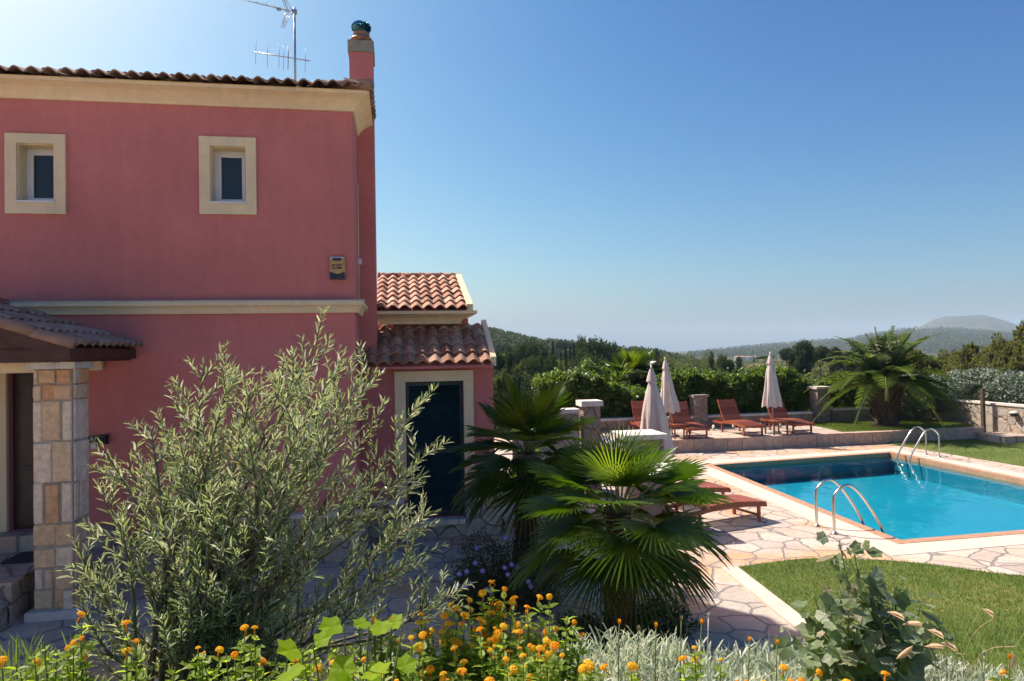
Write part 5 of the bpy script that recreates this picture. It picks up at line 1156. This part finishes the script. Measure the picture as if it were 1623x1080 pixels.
# olive: several slender stems from one stool, side shoots with paired leaves
OL = wthing('olive_tree', 'young bushy olive tree with silvery leaves in front of the red house', 'tree', (-.75, 2.62, 1.5))
stem = MB(); LC, LD, LN, LL, LR = [], [], [], [], []
base = np.array([-.78, 2.66, 1.40]); rr = random.Random(21)
def shoot_leaves(P, rad, gap, L, start=.0):
    """P polyline; leaves in crossed pairs"""
    P = np.array(P); seg = np.linalg.norm(np.diff(P, axis=0), axis=1); cum = np.concatenate([[0], np.cumsum(seg)]); tot = cum[-1]; s = start*tot+rr.uniform(0, gap); k = rr.randint(0, 1)
    ph = rr.uniform(0, 3.14)
    while s < tot:
        p = np.array([np.interp(s, cum, P[:, c]) for c in range(3)]); q = np.array([np.interp(min(s+.01, tot), cum, P[:, c]) for c in range(3)]); t = q-p; t = t/(np.linalg.norm(t)+1e-9) if np.linalg.norm(t) > 1e-6 else np.array([0, 0, 1.])
        a = np.cross(t, [0.3, .2, 1.]); a /= np.linalg.norm(a)+1e-9; b = np.cross(t, a); ang = ph+k*1.57
        for sgn in (1, -1):
            if rr.random() < .08: continue
            d = t*rr.uniform(.7, 1.15)+sgn*(a*cos(ang)+b*sin(ang))*rr.uniform(.55, .95); d[2] += rr.uniform(0, .25)
            LC.append(p); LD.append(d); LN.append(np.array([rr.gauss(0, .7), rr.gauss(0, .7), rr.uniform(.2, 1.2)])); LL.append(L*rr.uniform(.7, 1.2)*(1-.35*(s/tot > .93))); LR.append(np.clip(rr.gauss(.45, .25), 0, 1))
        s += gap*rr.uniform(.8, 1.25); k += 1
    # terminal leaves
    for _ in range(2):
        LC.append(P[-1]); LD.append(P[-1]-P[-2]+np.array([rr.gauss(0, .01)]*3)); LN.append(rdir(1)[0]); LL.append(L*.7); LR.append(.4)
# px, py, distance of the stem tips; how strongly each is side-branched
TIPS = [(505, 532, 2.85, 1), (455, 585, 2.7, 1), (370, 577, 2.8, 1), (322, 578, 2.75, 1), (420, 620, 3.0, 1), (545, 560, 2.95, 1), (592, 592, 2.85, 1), (565, 610, 2.65, 1), (610, 640, 2.9, .8), (660, 640, 2.75, .7),
        (300, 625, 2.9, 1), (345, 660, 2.6, 1), (238, 675, 2.7, .9), (285, 700, 2.6, 1), (200, 735, 2.75, .9), (160, 705, 2.6, .6), (155, 770, 2.6, .8), (118, 855, 2.55, .8), (185, 820, 2.5, .9), (690, 700, 2.8, .7), (655, 740, 2.6, .9),
        (690, 810, 2.75, .7), (640, 830, 2.55, 1), (700, 865, 2.7, .9), (745, 925, 2.75, .8), (620, 880, 2.5, 1), (690, 950, 2.6, 1), (150, 905, 2.5, .7), (225, 900, 2.45, 1), (130, 960, 2.45, .8), (395, 690, 2.45, 1.1), (480, 660, 2.45, 1.1),
        (530, 700, 2.4, 1.1), (440, 760, 2.35, 1.1), (330, 780, 2.4, 1.1), (560, 790, 2.4, 1.1), (260, 840, 2.35, 1.1), (500, 860, 2.3, 1), (380, 880, 2.28, 1), (590, 930, 2.35, 1), (300, 930, 2.3, 1), (480, 560, 3.0, .9), (520, 600, 2.55, 1), (400, 610, 2.6, .9)]
for (px, py, d, w) in TIPS:
    tip = at(px, py, d); b0 = base+np.array([rr.uniform(-.16, .16), rr.uniform(-.14, .14), 0]); v = tip-b0; L = np.linalg.norm(v)
    hz = np.array([v[0], v[1], 0]); out_ = hz*.10-np.array([0, 0, .05])
    c1 = b0+v*.33+np.array([-hz[0]*.12, -hz[1]*.12, .10*L])+rdir(1)[0]*.05; c2 = b0+v*.68+np.array([rr.uniform(-.03, .03), 0, .05*L])+rdir(1)[0]*.035
    if py > 880: c1[2] += .05
    P = vec_curve([b0, c1, c2, tip], 8); n = len(P); r0 = .010+.006*rr.random()
    stem.tube([tuple(p) for p in P], list(np.linspace(r0, .0018, n)), 6, .5)
    shoot_leaves(P[int(n*.62):], 0, .024, .052)
    ns = int(L/.062*w*1.12)
    for i in range(ns):
        u = rr.uniform(.25, .97); idx = int(u*(n-1)); p = P[idx]; t = unit(P[min(idx+1, n-1)]-P[max(idx-1, 0)]+1e-9); sd = unit(np.cross(t, rdir(1)[0])); ln = rr.uniform(.10, .30)*(1.15-.6*u)*w**.5
        dir0 = unit(t*.6+sd*.8+np.array([0, 0, .35])); e1 = p+dir0*ln*.5; e2 = e1+unit(dir0+np.array([0, 0, rr.uniform(.1, .6)]))*ln*.5
        Q = vec_curve([p, e1, e2], 4); stem.tube([tuple(q) for q in Q], list(np.linspace(.0032, .0012, len(Q))), 4, .5, cap=False); shoot_leaves(Q, 0, .019, .045, .12)
stem.build('stems', 'olive_stem', OL)
LC, LD, LN = map(np.array, (LC, LD, LN)); n_ol = len(LC)
mb = MB(); leaves(mb, LC, LD, LN, np.array(LL), np.array(LL)*rng.uniform(.155, .215, n_ol), LANCE, np.array(LR), curl=1.2); mb.build('foliage', 'olive_leaf', OL)
mb = MB()
for i in range(16):                                  # a few green olives
    p = LC[rr.randrange(n_ol)]; V = [(p[0]+.007*cos(a)*cos(b), p[1]+.007*sin(a)*cos(b), p[2]-.01+.010*sin(b)) for b in (-1.4, -.6, .2, .9, 1.45) for a in np.linspace(0, 5.5, 7)]
    mb.add(V, [(r*7+k, r*7+(k+1) % 7, (r+1)*7+(k+1) % 7, (r+1)*7+k) for r in range(4) for k in range(7)], smooth=True)
o = mb.build('olives', 'green_stem', OL); struct(o, 'stuff')

# silver leaved ground cover
def tuft_field(name, label, x0, x1, y0, y1, n, mat, L, Wd, keep=None, flop=.8, z0=0.0, rr_=(0, 1)):
    x = rng.uniform(x0, x1, n); y = rng.uniform(y0, y1, n)
    if keep is not None: k = keep(x, y); x, y = x[k], y[k]
    n = len(x); z = bed_z(x, y)+z0+.04*np.sin(x*5)*np.sin(y*6); lay = rng.random(n)
    C = np.stack([x, y, z+lay*.13], 1); D = rdir(n)*flop; D[:, 2] = np.abs(D[:, 2])*.6+.75; mb = MB()
    leaves(mb, C, D, rdir(n)+[0, 0, .4], rng.uniform(.7, 1.25, n)*L, rng.uniform(.8, 1.2, n)*Wd, STRAP, np.clip(rng.normal(.5, .22, n)+.1*(lay-.5), 0, 1), curl=1.6); o = struct(mb.build(name, mat), 'stuff'); tag(o, label, 'ground cover'); return o
tuft_field('silver_groundcover', 'silvery strap leaved ground cover carpeting the bed at the lower right', -.15, 4.6, 1.55, 2.98, 36000, 'silver_leaf', .085, .0085)
tuft_field('leafy_groundcover', 'low green leaves filling the bed under the olive tree', -3.6, .5, 1.5, 2.98, 15000, 'lantana_leaf', .05, .011, flop=1.1, z0=.02)

# lantana: branching stems, toothed leaves, domed flower heads
def flower_head(mb, c, r, seed):
    r_ = np.random.default_rng(seed); n = 26; g = np.arange(n)+.5; ph = np.arccos(1-1.0*g/n); th = g*2.39996
    D = np.stack([np.cos(th)*np.sin(ph), np.sin(th)*np.sin(ph), np.cos(ph)], 1); C = np.array(c)+D*r*np.array([1, 1, .6])
    for q in range(4):                               # four petals to each floret
        a = q*1.5708+r_.random(n)*.4; T1 = unit(np.cross(D, [.3, .5, 1.])); T2 = np.cross(D, T1); dd = T1*np.cos(a)[:, None]+T2*np.sin(a)[:, None]
        leaves(mb, C, dd+D*.25, D, r*.42, r*.40, QUAD, np.clip(.10+.20*(seed % 5)+.35*np.sin(ph)+r_.normal(0, .12, n), 0, 1))
def flower_mesh(seed, r=.0135):
    mb = MB(); flower_head(mb, (0, 0, 0), r, seed); mb.tube([(0, 0, -.03), (0, 0, 0)], [.0016, .004], 5, .3); t = mb.build('flower_head', 'lantana_flower'); me = t.data; bpy.data.objects.remove(t); return me
FM = [flower_mesh(s) for s in range(5)]
def lantana(label, x, y, w, h, n_st, n_fl, seed, d=None, mat='lantana_leaf', group='orange lantana plants'):
    rr2 = random.Random(seed); zb = float(bed_z(np.array([x]), np.array([y]))[0])-.02; t = wthing('lantana_plant', label, 'plant', (x, y, zb), group); d = d or w*.6
    st = MB(); C, D, Nn, L, R_ = [], [], [], [], []; tips = []
    for i in range(n_st):
        a = rr2.uniform(0, 6.28); q = rr2.random()**.6; ex, ey = cos(a)*q*w/2, sin(a)*q*d/2; hh = h*(1-.45*q*q)*rr2.uniform(.7, 1.08)
        P = vec_curve([(x+ex*.3, y+ey*.3, zb), (x+ex*.7, y+ey*.7, zb+hh*.5), (x+ex, y+ey, zb+hh)], 5); st.tube([tuple(p) for p in P], list(np.linspace(.004, .0016, len(P))), 5, .5)
        tips.append(P[-1]); m_ = rr2.randint(12, 17)
        for k in range(m_):
            u = .25+.75*k/m_; p = np.array([np.interp(u*(len(P)-1), range(len(P)), [v[c] for v in P]) for c in range(3)]); a0 = k*1.57+rr2.uniform(-.3, .3)
            for s_ in (0, pi):
                C.append(p); D.append([cos(a0+s_), sin(a0+s_), rr2.uniform(.1, .8)]); Nn.append([rr2.gauss(0, .3), rr2.gauss(0, .3), 1]); L.append(rr2.uniform(.028, .055)*(1.15-.4*u)); R_.append(np.clip(rr2.gauss(.35+.3*u, .18), 0, 1))
    C, D, Nn, L = map(np.array, (C, D, Nn, L)); mb = MB(); leaves(mb, C, D, Nn, L, L*.58, OVATE, np.array(R_), curl=1.3); mb.build('foliage', mat, t); st.build('stems', 'green_stem', t)
    rr2.shuffle(tips)
    tips.sort(key=lambda p: -p[2]+rr2.uniform(-.06, .06))
    for i in range(n_fl):
        p = tips[i % len(tips)]; o = bpy.data.objects.new('flower_head', FM[rr2.randrange(5)]); COL.objects.link(o); o.parent = t; s_ = rr2.uniform(.4, 1.0)
        jx = 0 if i < len(tips) else .03
        o.location = (p[0]-x+rr2.uniform(-jx, jx), p[1]-y+rr2.uniform(-jx, jx), p[2]-zb+.022*s_+rr2.uniform(-.02, .01)*(jx > 0)); o.scale = (s_,)*3; o.rotation_euler = (rr2.uniform(-.6, .9), rr2.uniform(-.5, .5), rr2.uniform(0, 6))
    return t
def bedpt(px, py, d):
    p = at(px, py, d); return p[0], p[1], p[2]
LT = [(60, 1075, 2.2, .55, .40, 26, 12, 'orange flowering plant at the lower left corner'), (115, 1045, 2.45, .42, .42, 22, 10, 'orange flowering plant in front of the olive on the far left'), (200, 1070, 2.25, .42, .40, 22, 10, 'orange flowering plant below the left side of the olive'),
      (290, 1080, 2.15, .4, .36, 20, 8, 'orange flowering plant under the olive, third from the left corner'), (360, 1025, 2.35, .36, .40, 18, 9, 'orange flowering plant reaching up into the olive leaves'), (455, 1085, 2.1, .4, .34, 20, 9, 'orange flowering plant just left of the bright vine leaves'),
      (600, 1050, 2.2, .42, .38, 24, 12, 'orange flowering plant just right of the bright vine leaves'), (690, 1020, 2.3, .45, .44, 34, 22, 'dense orange flowering plant right of the olive'), (770, 985, 2.4, .36, .58, 30, 18, 'tallest orange flowering plant with a pale flowered tip'),
      (790, 1050, 2.15, .5, .42, 36, 24, 'dense orange flowering plant at the bottom edge below the tall one'), (860, 1010, 2.35, .34, .44, 20, 12, 'orange flowering plant in front of the near palm trunk'), (900, 1070, 2.1, .36, .34, 18, 9, 'orange flowering plant at the left end of the silver ground cover'),
      (1120, 1070, 2.15, .46, .31, 22, 14, 'orange flowering plant amid the silver ground cover below the path'), (1240, 1085, 2.1, .4, .30, 18, 12, 'orange flowering plant at the bottom below the grape vine, left side'), (1310, 1085, 2.1, .34, .28, 14, 9, 'orange flowering plant at the bottom below the grape vine, right side')]
LT += [(400, 1065, 1.9, .34, .5, 22, 12, 'orange flowering plant low in front of the olive, left of the bright vine leaves'), (545, 1090, 1.9, .34, .42, 22, 12, 'orange flowering plant below the bright vine leaves'), (660, 1085, 1.95, .4, .42, 26, 16, 'orange flowering plant at the bottom edge left of the dense pair'),
       (735, 1040, 2.3, .36, .40, 26, 14, 'orange flowering plant filling the gap under the tallest one'), (835, 1080, 1.95, .4, .36, 24, 15, 'orange flowering plant at the bottom edge right of the dense pair'), (1000, 1095, 2.0, .4, .24, 18, 10, 'low orange flowering plant in front of the silver ground cover'), (1440, 1100, 2.05, .3, .2, 14, 8, 'low orange flowering plant at the bottom right of the grape vine'), (1560, 1100, 2.05, .3, .2, 12, 6, 'low orange flowering plant near the lower right corner')]
for k, (px, py, d, w, h, ns, nf, lab) in enumerate(LT):
    if px < 480: d = min(d, 2.0)
    X, Y, Zt = bedpt(px, py-(48 if px < 900 else 26), d); nf = int(nf*(.32 if px < 640 else .5 if px > 900 else .75)); h = max(.22, Zt-float(bed_z(np.array([X]), np.array([Y]))[0])+.02)
    lantana(lab, X, Y, w*1.15, h, int(ns*(2 if px < 920 else .9)), int(nf*1.4), 40+k)

# grape vine with lobed leaves
def vine(name, label, spots, mat, seed, size, root, L0=.09):
    rr2 = random.Random(seed); zb = root[2]; t = wthing(name, label, 'vine', root); st = MB(); 
    C, D, Nn, L, R_ = [], [], [], [], []
    for sp in spots:
        P = vec_curve([root]+[np.array(p) for p in sp], 11); st.tube([tuple(p) for p in P], list(np.linspace(.006, .0018, len(P))), 5)
        n = len(P); k = int(n*.22)
        while k < n:
            p = P[k]; a = rr2.uniform(0, 6.28); pe = np.array([cos(a)*.04, sin(a)*.04, .02]); st.tube([tuple(p), tuple(p+pe)], .0013, 4); C.append(p+pe)
            D.append([cos(a), sin(a), rr2.uniform(-.6, .3)]); Nn.append([rr2.gauss(0, .5), rr2.gauss(-.5, .5), rr2.uniform(.3, 1)]); L.append(size*rr2.uniform(.6, 1.15)*(1-.5*(k/n > .9))); R_.append(rr2.random()); k += 1
    C, D, Nn, L = map(np.array, (C, D, Nn, L)); mb = MB(); leaves(mb, C, D, Nn, L, L*1.05, GRAPE, np.array(R_), curl=1.2); mb.build('foliage', mat, t); st.build('stems', 'green_stem', t); return t
r0 = at(1385, 1075, 2.75); r0[2] = 1.34
sp = []
for (px, py, d) in ((1330, 858, 2.7), (1352, 870, 2.72), (1340, 905, 2.7), (1395, 915, 2.75), (1425, 930, 2.72), (1375, 940, 2.6), (1290, 945, 2.7), (1460, 955, 2.75), (1300, 985, 2.6), (1260, 1010, 2.65), (1345, 975, 2.5), (1400, 985, 2.55), (1440, 1000, 2.6), (1480, 1010, 2.7), (1320, 1020, 2.45), (1385, 1030, 2.5), (1435, 1040, 2.55), (1285, 1030, 2.5), (1360, 1010, 2.6), (1415, 960, 2.65), (1330, 945, 2.6)):
    tip = at(px, py, d); mid = r0*.5+tip*.5+np.array([rr.uniform(-.05, .05), rr.uniform(-.05, .05), .03]); sp.append([mid, tip])
vine('grape_vine', 'bushy grape vine with dusty lobed leaves in front of the lawn', sp, 'grape_leaf', 5, .085, tuple(r0))
r1 = at(560, 1150, 1.75); r1[2] = 1.5; sp = []
for (px, py, d) in ((585, 985, 1.72), (545, 990, 1.7), (620, 995, 1.75), (495, 1020, 1.68), (520, 1060, 1.62), (475, 1028, 1.66), (640, 985, 1.8), (560, 1075, 1.6), (450, 1065, 1.65)):
    tip = at(px, py, d); sp.append([r1*.45+tip*.55+np.array([0, 0, .02]), tip])
def big_leaves(name, label, spots, root, seed):
    rr2 = random.Random(seed); t = wthing(name, label, 'vine', tuple(root)); st = MB(); C, D, Nn, L = [], [], [], []
    for sp_ in spots:
        P = vec_curve([root]+sp_, 6); st.tube([tuple(p) for p in P], list(np.linspace(.005, .002, len(P))), 5); a = rr2.uniform(-.8, .8)
        for q in (P[-1], P[-4]):
            C.append(q); D.append([cos(a)*(1 if rr2.random() < .5 else -1), sin(a)-.3, rr2.uniform(-.15, .25)]); Nn.append([rr2.gauss(0, .25), rr2.gauss(-.35, .2), 1]); L.append(rr2.uniform(.045, .075))
    C, D, Nn, L = map(np.array, (C, D, Nn, L)); mb = MB(); leaves(mb, C, D, Nn, L, L*1.05, GRAPE, rng.random(len(C)), curl=1.0); mb.build('foliage', 'bright_leaf', t); st.build('stems', 'green_stem', t)
big_leaves('vine_shoot', 'bright yellow green lobed leaves lit through under the olive tree', sp, r1, 3)

# daisy-flowered stalks standing out of the ground cover
k = 0
for (px, py, d, ht, bud) in ((1080, 985, 2.6, .16, 'cream'), (1123, 980, 2.6, .17, 'silver'), (1112, 990, 2.62, .14, 'yellow'), (1012, 1000, 2.6, .13, 'cream'), (1040, 995, 2.62, .14, 'yellow'), (982, 990, 2.6, .13, 'orange'), (1232, 1022, 2.62, .12, 'yellow'), (1600, 1045, 2.6, .14, 'orange'), (1560, 1040, 2.65, .13, 'silver'), (835, 975, 2.5, .22, 'yellow'), (1188, 1018, 2.6, .12, 'orange')):
    p = at(px, py, d); lab = {0: 'pale bud stalk above the ground cover by the near palm, left one', 1: 'tall silvery bud stalk above the ground cover at the path', 2: 'yellow tipped bud stalk beside the tall silvery one', 3: 'short cream bud stalk in front of the near palm trunk', 4: 'yellow bud stalk right of the near palm trunk', 5: 'orange tipped stalk at the foot of the near palm', 6: 'yellow bud left of the grape vine', 7: 'orange bud stalk at the right edge of the bed', 8: 'silvery bud stalk near the right edge of the bed', 9: 'yellow bud standing left of the near palm', 10: 'orange bud on the rim of the bed by the path'}[k]; k += 1
    t = wthing('flower_stalk', lab, 'flower', (p[0], p[1], p[2]-ht-.1), 'bud stalks in the ground cover')
    MB().tube([(p[0]-.01, p[1], p[2]-ht-.1), (p[0]-.004, p[1], p[2]-ht*.5), (p[0], p[1], p[2])], [.0022, .002, .0022], 5).build('stalk', 'green_stem' if bud != 'silver' else 'cap_white', t)
    mb = MB(); C = np.tile(p, (12, 1)); a = np.arange(12)*.5236*1.9; D = np.stack([np.cos(a)*.35, np.sin(a)*.35, np.ones(12)], 1); leaves(mb, C, D, np.stack([np.cos(a), np.sin(a), a*0], 1), .022, .007, OVATE, rng.random(12)); mb.build('bud', {'yellow': 'lantana_flower', 'orange': 'lantana_flower', 'cream': 'dry_husk', 'silver': 'white_petal'}[bud], t)
# dry oat husks and thin grasses
t = wthing('dry_oats', 'dry straw coloured oat husks hanging over the grape vine', 'grass', tuple(at(1500, 1075, 2.6)), None); st = MB(); hk = MB(); C, D, L = [], [], []
ro = at(1500, 1075, 2.55); ro[2] -= .15
for (px, py, dx, dy) in ((1405, 970, 1, .45), (1430, 990, 1, .05), (1468, 998, 1, .5), (1490, 1018, 1, .55), (1420, 1045, 1, -.65), (1465, 1025, 1, .1), (1600, 1060, .3, -1), (1555, 965, .6, .4)):
    p = at(px, py, 2.3); e = p+(np.array(RT)*dx-np.array(UP)*dy)*.075; C.append(p); D.append(e-p); L.append(.078 if px < 1500 else .06); st.tube(vec3 if False else [tuple(v) for v in vec_curve([ro, (ro+e)/2+np.array([0, 0, .10]), e], 6)], .0009, 4, cap=False)
C, D, L = map(np.array, (C, D, L))
st.build('stems', 'dry_husk', t)
for i_ in range(len(C)):
    hk = MB()
    for nn, l_ in ((np.array(-FW)+[.2, 0, .3], 1), (np.array(-FW)+[0, 0, .9], .95)): leaves(hk, C[i_:i_+1], D[i_:i_+1]+(0 if l_ == 1 else np.array([0, 0, .012])), nn[None], L[i_]*l_, L[i_]*.16, LANCE, curl=3)
    hk.build('husk', 'oat_husk', t)
mb = MB(); n = 150; px = rng.uniform(0, 130, n); x0 = []; 
C = np.array([at(float(a), 1085+rng.uniform(-8, 25), float(b)) for a, b in zip(px, rng.uniform(2.15, 2.6, n))]); D = rdir(n)*.35; D[:, 2] = 1
leaves(mb, C, D, rdir(n), rng.uniform(.06, .2, n), .004, STRAP, curl=1.5); o = struct(mb.build('wild_grass', 'wild_grass'), 'stuff'); tag(o, 'long thin green grass blades in the lower left corner', 'grass')
mb = MB(); n = 90; C = np.array([at(float(a), 1075, float(b)) for a, b in zip(rng.uniform(1470, 1640, n), rng.uniform(2.5, 2.75, n))]); D = rdir(n)*.25; D[:, 2] = 1
leaves(mb, C, D, rdir(n), rng.uniform(.15, .38, n), .0018, STRAP, curl=2.5); o = struct(mb.build('thin_grass', 'wild_grass'), 'stuff'); tag(o, 'fine wiry grasses over the lawn at the lower right', 'grass')

# dark shrub with mauve flowers between the palms
t = leafy('flowering_shrub', 'dark low shrub with mauve flowers between the two fan palms', 'shrub', 15000, multi(blob_fn(1.02, 8.0, .34, .50, .45, .42, 3, .3, 0.0), blob_fn(1.45, 7.7, .26, .38, .4, .34, 5, .3, 0.0), blob_fn(.85, 7.6, .2, .3, .35, .28, 6, .3, 0.)), .035, .014, 'dark_shrub_leaf', loc=(1.1, 7.9, 0), stems=[([(1.1, 7.9, 0), (1.2, 7.8, .5)], .015), ([(1.1, 7.9, 0), (.9, 7.9, .55)], .015)])
k = 0
for (px, py) in ((756, 869), (801, 853), (753, 893), (728, 910), (740, 906), (800, 900), (811, 895), (820, 899), (805, 911), (726, 928), (738, 930), (772, 935), (778, 938), (838, 922), (842, 930), (765, 905), (745, 925)):
    p = at(px, py, 7.35+.5*(920-py)/60); mb = MB(); a = np.arange(9)*.698+k; nrm = np.array([0, -.8, .6]); u = np.array([1., 0, 0]); v_ = np.cross(nrm, u)
    D = u*np.cos(a)[:, None]+v_*np.sin(a)[:, None]; leaves(mb, np.tile(p, (9, 1)), D, np.tile(nrm, (9, 1)), .034, .018, OVATE); fl = mb.build('flower', 'purple_petal', t)
    mb = MB(); mb.tube([tuple(p), tuple(p+nrm*.008)], [.010, .006], 8); mb.build('flower_eye', 'flower_eye', fl); k += 1
mb = MB(); n = 260; x = rng.uniform(2.8, 12, n); y = rng.uniform(5, 17.8, n); k_ = (in_poly(x, y, q2) == 0); x, y = x[k_], y[k_]; n = len(x); D = rdir(n); D[:, 2] *= .15
leaves(mb, np.stack([x, y, np.full(n, .032)], 1), D, rdir(n)*.4+[0, 0, 1], rng.uniform(.02, .05, n), rng.uniform(.01, .02, n), OVATE, curl=2); o = struct(mb.build('fallen_leaves', 'oat_husk'), 'stuff'); tag(o, 'dry leaves blown over the paving and lawn', 'leaf litter')
# small plants at the foot of the near palm
leafy('low_shrub', 'small dark shrub at the foot of the near palm trunk', 'shrub', 6000, multi(blob_fn(2.55, 6.55, .16, .38, .3, .24, 8, .3, 0.0), blob_fn(1.7, 6.5, .12, .25, .25, .2, 4, .3, 0.)), .04, .016, 'dark_shrub_leaf', loc=(2.4, 6.55, 0), stems=[([(2.5, 6.6, 0), (2.6, 6.5, .2)], .01)])
# ------------------------------------------------------------------ air
mt = bpy.data.materials.new('haze'); mt.use_nodes = True; nt = mt.node_tree; nt.nodes.remove(nt.nodes['Principled BSDF'])
pv = nt.nodes.new('ShaderNodeVolumePrincipled'); pv.inputs['Color'].default_value = (.64, .84, 1, 1); pv.inputs['Density'].default_value = HAZE
nt.links.new(pv.outputs[0], nt.nodes['Material Output'].inputs['Volume']); MATS['haze'] = mt
o = MB().box((-9600, -9600, -60), (9600, 9600, 300)).build('haze', 'haze'); struct(o, 'stuff')
for k_, p_ in PROTO.items():
    if k_ not in used:
        for c_ in list(p_.children): bpy.data.objects.remove(c_)
        bpy.data.objects.remove(p_)
